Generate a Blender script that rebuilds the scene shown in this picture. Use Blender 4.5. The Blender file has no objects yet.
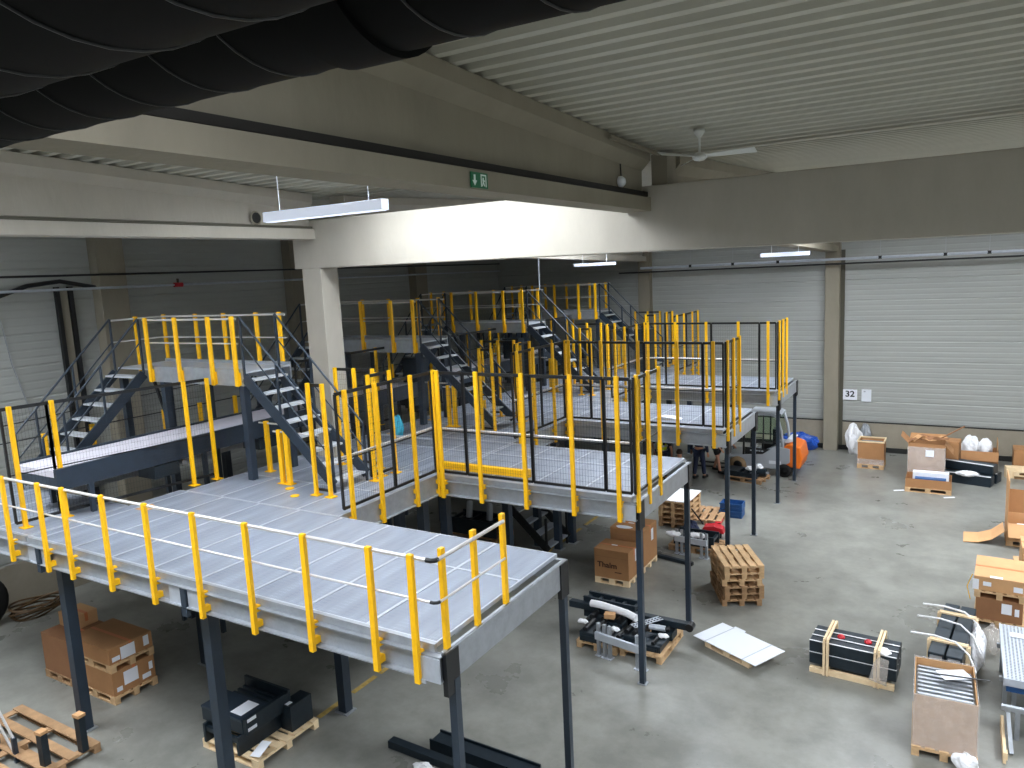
import bpy, math, random
from mathutils import Vector, Matrix, Euler
random.seed(7)
SC = bpy.context.scene
COL = SC.collection
PI = math.pi

# ------------------------------------------------------------------ helpers
def lin(c):
    if isinstance(c, str):
        c = [int(c[i:i+2], 16)/255 for i in (0, 2, 4)]
    return tuple((x/12.92 if x <= .04045 else ((x+.055)/1.055)**2.4) for x in c)

def mat(name, col, rough=.6, metal=0., var=.0, scale=4., bump=0., bscale=40., spec=.5, coat=0., emit=0., stretch=(1,1,1), alpha=1.):
    m = bpy.data.materials.new(name); m.use_nodes = True
    nt = m.node_tree; b = nt.nodes['Principled BSDF']
    c = lin(col)
    b.inputs['Base Color'].default_value = (*c, 1)
    b.inputs['Roughness'].default_value = rough
    b.inputs['Metallic'].default_value = metal
    b.inputs['Specular IOR Level'].default_value = spec
    b.inputs['Coat Weight'].default_value = coat
    b.inputs['Alpha'].default_value = alpha
    if emit:
        b.inputs['Emission Color'].default_value = (*c, 1); b.inputs['Emission Strength'].default_value = emit
    if var or bump:
        tc = nt.nodes.new('ShaderNodeTexCoord'); mp = nt.nodes.new('ShaderNodeMapping')
        mp.inputs['Scale'].default_value = stretch
        nt.links.new(tc.outputs['Object'], mp.inputs['Vector'])
    if var:
        n = nt.nodes.new('ShaderNodeTexNoise'); n.inputs['Scale'].default_value = scale; n.inputs['Detail'].default_value = 6
        n.inputs['Roughness'].default_value = .65
        r = nt.nodes.new('ShaderNodeValToRGB')
        r.color_ramp.elements[0].position = .3; r.color_ramp.elements[1].position = .7
        r.color_ramp.elements[0].color = (*[x*(1-var) for x in c], 1)
        r.color_ramp.elements[1].color = (*[min(1, x*(1+var)) for x in c], 1)
        nt.links.new(mp.outputs[0], n.inputs['Vector'])
        nt.links.new(n.outputs['Fac'], r.inputs[0]); nt.links.new(r.outputs[0], b.inputs['Base Color'])
    if bump:
        n2 = nt.nodes.new('ShaderNodeTexNoise'); n2.inputs['Scale'].default_value = bscale; n2.inputs['Detail'].default_value = 4
        bp = nt.nodes.new('ShaderNodeBump'); bp.inputs['Strength'].default_value = bump; bp.inputs['Distance'].default_value = .02
        nt.links.new(mp.outputs[0], n2.inputs['Vector'])
        nt.links.new(n2.outputs['Fac'], bp.inputs['Height']); nt.links.new(bp.outputs[0], b.inputs['Normal'])
    return m

M = {}
M['yellow'] = mat('yellow_paint', 'fbbd00', .5, var=.06, scale=9)
M['navy'] = mat('navy_paint', '26323f', .42, var=.15, scale=6)
M['black'] = mat('black_paint', '131518', .45)
M['galv'] = mat('galvanised_steel', 'a3a8ae', .42, .55, var=.12, scale=7, bump=.1, bscale=25)
M['galvl'] = mat('bright_galvanised_steel', 'bcc2cb', .4, .4, var=.08, scale=9)
M['tube'] = mat('aluminium_tube', 'd9d6d4', .3, .45)
M['alu'] = mat('stair_aluminium', 'cfd4da', .4, .4, var=.06, scale=12)
M['wire'] = mat('black_wire', '1b1d20', .5)
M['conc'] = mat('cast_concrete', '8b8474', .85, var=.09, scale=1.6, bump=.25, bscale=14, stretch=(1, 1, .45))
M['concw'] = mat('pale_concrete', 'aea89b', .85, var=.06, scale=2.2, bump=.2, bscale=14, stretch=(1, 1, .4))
M['plinth'] = mat('plinth_concrete', '948c7c', .85, var=.1, scale=2.0, bump=.2, bscale=18)
M['clad'] = mat('wall_cladding', 'a3a5a0', .5, .1, var=.05, scale=1.2, stretch=(.3, .3, 2))
M['roof'] = mat('roof_sheet', 'bdbbae', .55, .1, var=.05, scale=1.5)
M['beam_strip'] = mat('black_beam_strip', '1d1b18', .8)
M['gap'] = mat('olive_strip', '58564a', .8)  # tone of the painted shadow strip by the column and a beam line
M['dark'] = mat('dark_void', '20211f', .8)
M['wood'] = mat('pallet_wood', 'c9a67c', .8, var=.2, scale=5, stretch=(1, 1, 1), bump=.06, bscale=30)
M['wood2'] = mat('aged_pallet_wood', 'a17f5c', .85, var=.25, scale=5, bump=.06, bscale=30)
M['woodl'] = mat('fresh_pine', 'ead0a8', .75, var=.1, scale=6)
M['card'] = mat('brown_cardboard', 'a87a50', .85, var=.07, scale=3)
M['cardl'] = mat('light_cardboard', 'c79a6c', .85, var=.07, scale=3)
M['cardd'] = mat('dark_cardboard', '8f6443', .85, var=.08, scale=3)
M['tape'] = mat('parcel_tape', 'c2703c', .45)
M['paper'] = mat('white_paper', 'e9ebf2', .7)
M['ink'] = mat('brown_ink', '4a2a1c', .8)
M['inkb'] = mat('black_ink', '15161a', .8)
M['film'] = mat('shrink_film', 'e6dfd8', .25, var=.12, scale=9, bump=.8, bscale=18, coat=.5, alpha=.3)
M['goods'] = mat('grey_packed_goods', '7d8080', .6, var=.35, scale=14)
M['foam'] = mat('white_foam', 'eeeef0', .6, var=.05, scale=8, bump=.4, bscale=15)
M['parts'] = mat('dark_machine_steel', '1e2a33', .38, .2, var=.2, scale=8)
M['duct'] = mat('black_duct', '040505', .7, spec=.12)
M['white'] = mat('white_enamel', 'e2e6ec', .4)
M['fan'] = mat('fan_white', 'd6d8d4', .4)
M['green'] = mat('exit_green', '0d6b42', .5)
M['greenw'] = mat('exit_white', 'dfeee6', .5)
M['orange'] = mat('orange_bodywork', 'e8731d', .4)
M['silver'] = mat('silver_bodywork', 'b4b9c0', .4, .3)
M['rubber'] = mat('rubber', '1a1a1a', .85)
M['tan'] = mat('tan_tyre', '8b7356', .85)
M['red'] = mat('red_paint', 'c0202c', .4)
M['blue'] = mat('blue_plastic', '1f4f86', .45, var=.15, scale=5)
M['bluebag'] = mat('blue_plastic_sheet', '1d50ae', .35, var=.2, scale=4, bump=.8, bscale=7)
M['cyan'] = mat('cyan_cloth', '45b5d0', .8)
M['hivis'] = mat('hi_vis_yellow', 'd6ee2a', .6)
M['reflect'] = mat('reflective_tape', 'c9ccc6', .35)
M['workblue'] = mat('dark_blue_workwear', '232b45', .85)
M['blackcloth'] = mat('black_cloth', '17171b', .9)
M['skin'] = mat('skin', 'c08a70', .6)
M['hair'] = mat('dark_hair', '3a2a22', .8)
M['hose'] = mat('brown_hose', '5a4226', .55, var=.2, scale=7)
M['belt'] = mat('pale_conveyor_belt', 'c6c3cc', .6, var=.04, scale=6)
M['lamp'] = mat('luminaire_diffuser', 'e6eefc', .5, emit=1.1)
M['opal'] = mat('opal_luminaire_body', 'dfe6f6', .5, emit=.42)
M['sky'] = mat('sky_fill_panel', 'f2f6ff', .5, emit=4.)
M['yline'] = mat('floor_marking_yellow', 'b69a55', .8, var=.3, scale=9)

def glass_mat():
    m = bpy.data.materials.new('cab_glass'); m.use_nodes = True
    b = m.node_tree.nodes['Principled BSDF']
    b.inputs['Base Color'].default_value = (.72, .86, .8, 1); b.inputs['Roughness'].default_value = .08
    b.inputs['Transmission Weight'].default_value = 1.; b.inputs['IOR'].default_value = 1.1
    return m
M['glass'] = glass_mat()

def floor_mat():
    m = bpy.data.materials.new('polished_concrete_floor'); m.use_nodes = True
    nt = m.node_tree; b = nt.nodes['Principled BSDF']; L = nt.links.new
    tc = nt.nodes.new('ShaderNodeTexCoord')
    n1 = nt.nodes.new('ShaderNodeTexNoise'); n1.inputs['Scale'].default_value = .55; n1.inputs['Detail'].default_value = 9; n1.inputs['Roughness'].default_value = .62
    n2 = nt.nodes.new('ShaderNodeTexNoise'); n2.inputs['Scale'].default_value = 1.7; n2.inputs['Detail'].default_value = 8; n2.inputs['Roughness'].default_value = .7
    L(tc.outputs['Object'], n1.inputs['Vector']); L(tc.outputs['Object'], n2.inputs['Vector'])
    mx = nt.nodes.new('ShaderNodeMath'); mx.operation = 'ADD'
    L(n1.outputs['Fac'], mx.inputs[0]); L(n2.outputs['Fac'], mx.inputs[1])
    r = nt.nodes.new('ShaderNodeValToRGB')
    r.color_ramp.elements[0].position = .36*2-.0; r.color_ramp.elements[1].position = 1.0
    h = nt.nodes.new('ShaderNodeMath'); h.operation = 'MULTIPLY'; h.inputs[1].default_value = .85
    L(mx.outputs[0], h.inputs[0]); L(h.outputs[0], r.inputs[0])
    r.color_ramp.elements[0].color = (*lin('74746e'), 1); r.color_ramp.elements[1].color = (*lin('898982'), 1)
    L(r.outputs[0], b.inputs['Base Color'])
    rr = nt.nodes.new('ShaderNodeMapRange'); rr.inputs['To Min'].default_value = .22; rr.inputs['To Max'].default_value = .36
    L(n1.outputs['Fac'], rr.inputs['Value']); L(rr.outputs[0], b.inputs['Roughness'])
    b.inputs['Specular IOR Level'].default_value = .45
    return m
M['floor'] = floor_mat()

def grating_mat():
    m = bpy.data.materials.new('steel_grating'); m.use_nodes = True
    nt = m.node_tree; b = nt.nodes['Principled BSDF']; L = nt.links.new
    tc = nt.nodes.new('ShaderNodeTexCoord')
    def stripes(axis, freq, thr):
        sep = nt.nodes.new('ShaderNodeSeparateXYZ'); L(tc.outputs['Object'], sep.inputs[0])
        a = nt.nodes.new('ShaderNodeMath'); a.operation = 'MULTIPLY'; a.inputs[1].default_value = freq; L(sep.outputs[axis], a.inputs[0])
        f = nt.nodes.new('ShaderNodeMath'); f.operation = 'FRACT'; L(a.outputs[0], f.inputs[0])
        g = nt.nodes.new('ShaderNodeMath'); g.operation = 'GREATER_THAN'; g.inputs[1].default_value = thr; L(f.outputs[0], g.inputs[0])
        return g
    s1 = stripes(0, 30., .38); s2 = stripes(1, 15., .22)
    mn = nt.nodes.new('ShaderNodeMath'); mn.operation = 'MULTIPLY'; L(s1.outputs[0], mn.inputs[0]); L(s2.outputs[0], mn.inputs[1])
    n = nt.nodes.new('ShaderNodeTexNoise'); n.inputs['Scale'].default_value = 1.2; n.inputs['Detail'].default_value = 6
    mp = nt.nodes.new('ShaderNodeMapping'); mp.inputs['Scale'].default_value = (3.5, .5, 1)
    L(tc.outputs['Object'], mp.inputs['Vector']); L(mp.outputs[0], n.inputs['Vector'])
    r = nt.nodes.new('ShaderNodeValToRGB'); r.color_ramp.elements[0].position = .3; r.color_ramp.elements[1].position = .7
    r.color_ramp.elements[0].color = (*lin('6e7684'), 1); r.color_ramp.elements[1].color = (*lin('a6afc0'), 1)
    L(n.outputs['Fac'], r.inputs[0])
    r2 = nt.nodes.new('ShaderNodeMix'); r2.data_type = 'RGBA'
    L(mn.outputs[0], r2.inputs['Factor']); L(r.outputs[0], r2.inputs['A']); r2.inputs['B'].default_value = (*lin('8d949e'), 1)
    L(r2.outputs['Result'], b.inputs['Base Color'])
    b.inputs['Metallic'].default_value = .25; b.inputs['Roughness'].default_value = .42
    bp = nt.nodes.new('ShaderNodeBump'); bp.inputs['Strength'].default_value = .25; bp.inputs['Distance'].default_value = .01; bp.invert = True
    L(mn.outputs[0], bp.inputs['Height']); L(bp.outputs[0], b.inputs['Normal'])
    return m
M['grate'] = grating_mat()

class MB:
    """collects shapes and links them as one mesh object"""
    def __init__(s, off=(0, 0, 0)):
        s.v = []; s.f = []; s.sm = []; s.off = Vector(off)
    def add(s, vs, fs, smooth=False):
        b = len(s.v); s.v += [Vector(p)-s.off for p in vs]; s.f += [tuple(i+b for i in f) for f in fs]; s.sm += [smooth]*len(fs)
        return s
    def box(s, x0, x1, y0, y1, z0, z1):
        return s.add([(x, y, z) for z in (z0, z1) for y in (y0, y1) for x in (x0, x1)],
                     [(0, 2, 3, 1), (4, 5, 7, 6), (0, 1, 5, 4), (2, 6, 7, 3), (0, 4, 6, 2), (1, 3, 7, 5)])
    def obox(s, c, size, rot=(0, 0, 0)):
        R = Euler(rot).to_matrix(); c = Vector(c); h = Vector(size)/2
        return s.add([c+R@Vector((x*h.x, y*h.y, z*h.z)) for z in (-1, 1) for y in (-1, 1) for x in (-1, 1)],
                     [(0, 2, 3, 1), (4, 5, 7, 6), (0, 1, 5, 4), (2, 6, 7, 3), (0, 4, 6, 2), (1, 3, 7, 5)])
    def bar(s, p, q, w, h=None, up=(0, 0, 1)):
        p = Vector(p); q = Vector(q); h = h or w; d = (q-p).normalized()
        up = Vector(up)
        if abs(d.dot(up)) > .99: up = Vector((0, 1, 0))
        a = d.cross(up).normalized(); b = a.cross(d)
        a = a*w/2; b = b*h/2
        return s.add([p-a-b, p+a-b, p+a+b, p-a+b, q-a-b, q+a-b, q+a+b, q-a+b],
                     [(0, 1, 2, 3), (4, 7, 6, 5), (0, 4, 5, 1), (1, 5, 6, 2), (2, 6, 7, 3), (3, 7, 4, 0)])
    def cyl(s, p, q, r, n=10, r2=None, caps=True):
        p = Vector(p); q = Vector(q); d = (q-p).normalized(); up = Vector((0, 0, 1))
        if abs(d.dot(up)) > .99: up = Vector((0, 1, 0))
        a = d.cross(up).normalized(); b = a.cross(d); r2 = r if r2 is None else r2
        vs = [p+(a*math.cos(t)+b*math.sin(t))*r for t in [2*PI*i/n for i in range(n)]]
        vs += [q+(a*math.cos(t)+b*math.sin(t))*r2 for t in [2*PI*i/n for i in range(n)]]
        s.add(vs, [(i, (i+1) % n, n+(i+1) % n, n+i) for i in range(n)], True)
        if caps: s.add(vs[:n], [tuple(range(n))[::-1]]); s.add(vs[n:], [tuple(range(n))])
        return s
    def tube(s, pts, r, n=8, closed=False):
        pts = [Vector(p) for p in pts]; rings = []; k = len(pts); vs = []
        pu = None
        for i, p in enumerate(pts):
            a = pts[(i-1) % k] if (i or closed) else p; b = pts[(i+1) % k] if (i < k-1 or closed) else p
            d = (b-a).normalized(); up = pu or (Vector((0, 0, 1)) if abs(d.z) < .95 else Vector((0, 1, 0)))
            x = d.cross(up).normalized(); y = x.cross(d); pu = y
            vs += [p+(x*math.cos(2*PI*j/n)+y*math.sin(2*PI*j/n))*r for j in range(n)]
        fs = []
        for i in range(k if closed else k-1):
            m = (i+1) % k
            fs += [(i*n+j, i*n+(j+1) % n, m*n+(j+1) % n, m*n+j) for j in range(n)]
        s.add(vs, fs, True)
        if not closed: s.add(vs[:n], [tuple(range(n))[::-1]]); s.add(vs[-n:], [tuple(range(n))])
        return s
    def lathe(s, prof, c, n=20, axis='z'):
        c = Vector(c); vs = []
        for r, z in prof:
            for j in range(n):
                t = 2*PI*j/n
                v = {'z': (r*math.cos(t), r*math.sin(t), z), 'y': (r*math.cos(t), z, r*math.sin(t)), 'x': (z, r*math.cos(t), r*math.sin(t))}[axis]
                vs.append(c+Vector(v))
        return s.add(vs, [(i*n+j, i*n+(j+1) % n, (i+1)*n+(j+1) % n, (i+1)*n+j) for i in range(len(prof)-1) for j in range(n)], True)
    def prism(s, poly, a0, a1, axis='y'):
        """poly of 2-D points extruded along axis from a0 to a1"""
        def P(u, v, a): return {'y': (u, a, v), 'x': (a, u, v), 'z': (u, v, a)}[axis]
        n = len(poly)
        return s.add([P(u, v, a0) for u, v in poly]+[P(u, v, a1) for u, v in poly],
                     [tuple(range(n))[::-1], tuple(range(n, 2*n))]+[(i, (i+1) % n, n+(i+1) % n, n+i) for i in range(n)])
    def build(s, name, m, parent=None, bevel=0., loc=None, rz=0.):
        me = bpy.data.meshes.new(name); me.from_pydata([tuple(v) for v in s.v], [], s.f)
        me.polygons.foreach_set('use_smooth', s.sm); me.materials.append(M[m] if isinstance(m, str) else m)
        import bmesh
        bm = bmesh.new(); bm.from_mesh(me); bmesh.ops.recalc_face_normals(bm, faces=bm.faces); bm.to_mesh(me); bm.free()
        o = bpy.data.objects.new(name, me); COL.objects.link(o)
        if parent: o.parent = parent
        if loc: o.location = loc
        elif not parent and s.off.length: o.location = s.off
        if rz: o.rotation_euler.z = rz
        if bevel:
            b = o.modifiers.new('b', 'BEVEL'); b.width = bevel; b.segments = 2; b.limit_method = 'ANGLE'
        return o

def tag(o, label, cat, group=None, kind=None):
    if label: o['label'] = label
    if cat: o['category'] = cat
    if group: o['group'] = group
    if kind: o['kind'] = kind
    return o
def thing(name, label, cat, loc=(0, 0, 0), rz=0., group=None):
    o = bpy.data.objects.new(name, None); COL.objects.link(o); o.empty_display_size = .1
    o.location = loc; o.rotation_euler.z = rz
    return tag(o, label, cat, group)
def struct(name, mb, m, bevel=0.):
    o = mb.build(name, m, bevel=bevel); o['kind'] = 'structure'; return o
def kids(o): return [c for c in list(COL.objects) if c.parent == o]
def dup(o, dloc=(0, 0, 0), label=None, parent=None, loc=None, rz=None):
    c = o.copy(); COL.objects.link(c)
    if parent is not None: c.parent = parent
    else:
        c.location = loc if loc is not None else o.location+Vector(dloc)
        if rz is not None: c.rotation_euler.z = rz
        if label: c['label'] = label
    for k in KIDS.get(o.name) or kids(o):
        dup(k, parent=c)
    return c
KIDS = {}

# ------------------------------------------------------------------ camera
yaw, pitch, roll = -.54518358, .14820277, -.04873389
f = Vector((math.sin(yaw)*math.cos(pitch), math.cos(yaw)*math.cos(pitch), -math.sin(pitch)))
r = Vector((math.cos(yaw), -math.sin(yaw), 0)); u = r.cross(f)
r2 = r*math.cos(roll)+u*math.sin(roll); u2 = -r*math.sin(roll)+u*math.cos(roll)
cd = bpy.data.cameras.new('camera'); cam = bpy.data.objects.new('camera', cd); COL.objects.link(cam)
cam.matrix_world = Matrix(((r2.x, u2.x, -f.x, 0), (r2.y, u2.y, -f.y, 0), (r2.z, u2.z, -f.z, 7.0), (0, 0, 0, 1)))
cd.sensor_width = 36; cd.lens = 752.47/1024*36; cd.clip_start = .05; cd.clip_end = 200
SC.camera = cam

# ------------------------------------------------------------------ the hall
XW, YW = -18.15, 29.15        # left wall, far wall
XR, YB = 9.0, -9.0
VAL = 12.1                    # roof valley
def zroof(y): return 8.70+.043*abs(VAL-y)
struct('floor', MB().box(XW-.3, XR+.3, YB-.3, YW+.3, -.2, 0), 'floor')

def ribbed(axis, fixed, sgn, a0, a1, z0, z1, m='clad'):
    """horizontally ribbed sandwich panels: profile in z extruded along the wall"""
    prof = []; z = z0; i = 0
    while z < z1-.001:
        deep = .014 if i % 4 == 0 else .005
        for dz, d in ((0, 0), (.02, deep), (.045, deep), (.065, 0)):
            if z+dz < z1: prof.append((z+dz, d))
        z += .18; i += 1
    prof.append((z1, 0))
    b = MB(); vs = []
    for zz, d in prof:
        for a in (a0, a1):
            vs.append((fixed-sgn*d, a, zz) if axis == 'y' else (a, fixed-sgn*d, zz))
    b.add(vs, [(2*k, 2*k+1, 2*k+3, 2*k+2) for k in range(len(prof)-1)])
    # body of the wall behind the ribs
    if axis == 'y': b.box(fixed-sgn*.05-.1, fixed-sgn*.05+.0, a0, a1, z0-.0, z1) if sgn > 0 else b.box(fixed+.05, fixed+.15, a0, a1, z0, z1)
    else: b.box(a0, a1, fixed+.05, fixed+.15, z0, z1) if sgn < 0 else b.box(a0, a1, fixed-.15, fixed-.05, z0, z1)
    return b
struct('wall_left', ribbed('y', XW, 1, YB, YW, 1.05, 10.0), 'clad')
struct('wall_back', ribbed('x', YW, -1, XW, XR, 1.05, 10.0), 'clad')
struct('baseboard_left', MB().box(XW-.1, XW+.03, YB, YW, 0, 1.03), 'plinth')
struct('baseboard_back', MB().box(XW, XR, YW-.04, YW+.1, 0, 1.03), 'plinth')
struct('trim_1', MB().box(XW, XR, YW-.045, YW+.02, 1.03, 1.07), 'dark')
struct('trim_2', MB().box(XW, XR, YW-.09, YW-.02, 0, .17), 'dark')
struct('wall_right', MB().box(XR, XR+.2, YB, YW, 0, 10), 'clad')
struct('wall_front', MB().box(XW, XR, YB-.2, YB, 0, 10), 'clad')

HOLES = [(-9.4, -5.4, 8.3, 10.7, 400), (-10.0, -5.6, .3, 3.3, 760), (-3.0, 2.0, -.5, 2.8, 110), (4.2, 7.8, 3.0, 9.0, 1150), (-17.0, -12.6, 2.0, 4.6, 800),  # first is inferred; most others are unseen openings added to brighten the hall
         (-3.0, 2.4, 19.2, 23.2, 900), (-9.6, -6.0, 19.4, 22.4, 680), (4.2, 7.8, 14.0, 20.0, 800), (-3.0, 2.0, -6.5, -3.5, 350)]
def xcuts(ya, yb):
    """x intervals of roof left between the skylight openings"""
    hs = sorted((h[0], h[1]) for h in HOLES if h[2] < (ya+yb)/2 < h[3]); out = []; x = XW
    for a, b in hs: out.append((x, a)); x = b
    out.append((x, XR)); return out
def roofsheet(y0, y1, name):
    p = .28; prof = []
    y = y0
    while y < y1:
        for t, h in ((0, 0), (.10, 0), (.145, .11), (.235, .11)):
            yy = y+t
            if yy <= y1: prof.append((yy, zroof(yy)+h))
        y += p
    prof.append((y1, zroof(y1)))
    b = MB()
    for (ya, za), (yb, zb) in zip(prof[:-1], prof[1:]):
        for xa, xb in xcuts(ya, yb):
            b.add([(xa, ya, za), (xb, ya, za), (xb, yb, zb), (xa, yb, zb)], [(0, 1, 2, 3)])
            b.add([(xa, ya, zroof(ya)+.3), (xb, ya, zroof(ya)+.3), (xb, yb, zroof(yb)+.3), (xa, yb, zroof(yb)+.3)], [(0, 1, 2, 3)])
    return struct(name, b, 'roof')
roofsheet(YB, VAL, 'ceiling')
roofsheet(VAL, YW, 'ceiling')

# main concrete beam on its column
MY0, MY1 = 11.3, 11.8
struct('main_beam', MB().prism([(-12.0, 7.26), (1.0, 7.17), (XR, 7.13), (XR, 8.17), (-12.0, 8.22)], MY0, MY1), 'concw', .015)
struct('concrete_column', MB().box(-11.80, -11.27, MY0, MY1, 0, 7.26), 'concw', .015)
# roof beams (tapered, with a lower flange), running away from the camera
def roofbeam(x, y0, y1, zb0, zb1, w=.42):
    b = MB()
    n = 24; h = w/2
    def sect(y):
        zb = zb0+(zb1-zb0)*(y-y0)/(y1-y0); zt = zroof(y)-.01
        return [(x-h, zb), (x+h, zb), (x+h, zb+.20), (x+h-.16, zb+.22), (x+h-.16, zb+.26), (x+h-.14, zb+.27), (x+h-.14, zt-.30), (x+h, zt-.16), (x+h, zt),
                (x-h, zt), (x-h, zt-.16), (x-h+.14, zt-.30), (x-h+.14, zb+.27), (x-h+.16, zb+.26), (x-h+.16, zb+.22), (x-h, zb+.20)]
    ys = [y0, VAL, y1] if y0 < VAL < y1 else [y0, y1]
    ss = [[(u, y, v) for u, v in sect(y)] for y in ys]; k = len(ss[0])
    b.add([p for q in ss for p in q], [(i*k+j, i*k+(j+1) % k, (i+1)*k+(j+1) % k, (i+1)*k+j) for i in range(len(ys)-1) for j in range(k)]+[tuple(range(k))[::-1], tuple(range((len(ys)-1)*k, len(ys)*k))])
    return b
struct('roof_beam', roofbeam(-4.41, -2.0, MY0, 7.82, 7.82), 'conc')
struct('roof_beam', roofbeam(-11.55, -2.0, MY0, 7.84, 7.84), 'concw')
struct('roof_beam', roofbeam(-4.1, MY1, YW-.3, 7.55, 7.14), 'conc')
struct('roof_beam', roofbeam(-11.15, MY1, YW-.3, 7.55, 7.14), 'concw')
struct('roof_beam', roofbeam(2.9, -2.0, MY0, 7.82, 7.82), 'conc')
struct('trim_5', MB().box(-4.36, -4.235, 2.0, MY0-.02, 8.035, 8.105), 'beam_strip')  # dark strip laid between flange and web of the roof beam
struct('trim_5', MB().box(-11.5, -11.375, 2.0, MY0-.02, 8.05, 8.09), 'gap')  # thinner olive strip laid along the left roof beam
# light strip of beam rib above the main beam, stub column between beam and roof
struct('trim_3', MB().box(-4.2, -3.95, MY0+.05, MY1-.05, 8.15, 8.66), 'conc')
struct('trim_3', MB().bar((-4.12, 9.6, 8.70), (-4.05, 12.6, 8.63), .05, .05), 'conc')
for y in (10.9, 16.95, 23.1):
    struct('wall_column', MB().box(XW, XW+.35, y-.35, y+.35, 0, zroof(y)), 'conc', .01)
for x in (-11.08, -4.05, 3.0):
    struct('wall_column', MB().box(x-.24, x+.24, YW-.35, YW, 0, 8.9), 'conc', .01)
struct('wall_shadow_strip', MB().box(-3.81, -3.68, YW-.06, YW, 0.1, 7.2), 'gap')  # painted strip for the soft shadow right of the far wall column

# skylights: first read off the beam, most others unseen, added as fill light
def sky_fill(n, x0, x1, y0, y1, power, col=(.90, .95, 1.0)):
    zc = min(zroof(y0), zroof(y1))-.02; zt = zc+.75
    b = MB().box(x0-.06, x1+.06, y0-.06, y0, zc, zt).box(x0-.06, x1+.06, y1, y1+.06, zc, zt).box(x0-.06, x0, y0, y1, zc, zt).box(x1, x1+.06, y0, y1, zc, zt)
    w = struct('window_%d' % n, b, 'white')
    MB().box(x0-.06, x1+.06, y0-.06, y1+.06, zt, zt+.03).build('pane', 'sky', w)
    l = bpy.data.lights.new('sky_fill_lamp', 'AREA'); l.shape = 'RECTANGLE'; l.size = x1-x0-.1; l.size_y = y1-y0-.1; l.energy = power; l.color = col
    o = bpy.data.objects.new('sky_fill_lamp', l); COL.objects.link(o); o.location = ((x0+x1)/2, (y0+y1)/2, zt-.03)
for i_, h_ in enumerate(HOLES): sky_fill(i_+1, *h_)

# ------------------------------------------------------------------ mezzanine decks
ZD = 3.30; PITCH = 5.35
def panelmesh():
    b = MB().box(0, .93, 0, 1, -.05, 0)
    return b
_pan = {}
def panel(w, l, parent, x, y, z=0.):
    key = (round(w, 3), round(l, 3))
    if key not in _pan:
        o = MB().box(.03, w-.03, .03, l-.03, -.05, -.003).build('grating_panel', 'grate', parent)
        fr = MB().box(0, w, 0, .022, -.05, 0).box(0, w, l-.022, l, -.05, 0).box(0, .022, .022, l-.022, -.05, 0).box(w-.022, w, .022, l-.022, -.05, 0).build('panel_frame', 'galvl', o)
        _pan[key] = (o, fr); o.location = (x, y, z); return o
    o0, f0 = _pan[key]
    o = o0.copy(); COL.objects.link(o); o.parent = parent; o.location = (x, y, z)
    f2 = f0.copy(); COL.objects.link(f2); f2.parent = o
    return o
def leg(parent, off, x, y, ztop=2.9, w=.16, plate=True):
    b = MB(off).box(x-w/2, x+w/2, y-w/2, y+w/2, 0, ztop)
    o = b.build('leg', 'navy', parent)
    if plate:
        MB(off).box(x-w*.85, x+w*.85, y-w*.75, y+w*.75, 0, .015).build('foot_plate', 'galv', o)
    return o
def channel_x(b, x0, x1, y, s):           # edge channel along x; s=-1 faces the camera
    b.box(x0, x1, min(y, y-s*.012), max(y, y-s*.012), 2.92, 3.21)
    b.box(x0, x1, min(y-s*.0, y+s*.07), max(y, y+s*.07), 2.92, 2.936)
    b.box(x0, x1, min(y, y+s*.07), max(y, y+s*.07), 3.185, 3.20)
def platform(name, label, x0, x1, y0, y1, ymid, legs, group=None, front=True, pw=.95):
    loc = (x1, y0, 0); t = thing(name, label, 'platform', loc, group=group)
    # grating panels laid from the right
    x = x1
    while x > x0+.05:
        xa = max(x-pw, x0)
        ys = [y0]+ymid+[y1]
        for a, c in zip(ys[:-1], ys[1:]): panel(round(x-xa, 3), round(c-a, 3), t, xa-loc[0], a-loc[1], ZD)
        x = xa
    b = MB(loc); channel_x(b, x0, x1+.1, y0-.03, -1)
    for i in range(int((x1-x0)/.12)):     # row of bolt slots
        pass
    b.build('edge_beam', 'galv', t)
    b = MB(loc); channel_x(b, x0, x1+.1, y1+.03, 1); b.build('edge_beam', 'galv', t)
    b = MB(loc).box(x0, x1, y0-.045, y0-.002, 3.205, 3.298); b.build('kick_strip', 'galv', t)
    for i in range(max(1, int((x1-x0)/1.9))):
        xx = x0+(i+.5)*(x1-x0)/max(1, int((x1-x0)/1.9))
        MB(loc).box(xx-.04, xx+.04, y0, y1, 2.96, 3.24).build('joist', 'galv', t)
    for lx, ly in legs: leg(t, loc, lx, ly, w=.09 if lx > -5 else .16)
    return t
def end_beam(t, x, y0, y1, s=1):
    loc = t.location
    MB(loc).box(x-.012, x+.012, y0, y1, 2.89, 3.23).box(min(x, x-s*.08), max(x, x-s*.08), y0, y1, 2.89, 2.91).box(min(x, x-s*.05), max(x, x-s*.05), y0, y1, 3.215, 3.23).build('end_beam', 'galv', t)
    MB(loc).box(x-.03, x+.03, y0-.02, y0+.2, 2.76, 3.225).build('corner_bracket', 'black', t)
    MB(loc).box(x-.03, x+.03, y1-.22, y1-.01, 2.76, 3.225).build('corner_bracket', 'black', t)
    MB(loc).box(x-.30, x-.02, y0-.075, y0-.06, 2.92, 3.18).box(x-.28, x-.2, y0-.09, y0-.075, 2.89, 2.93).build('splice_plate', 'galvl', t)

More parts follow.
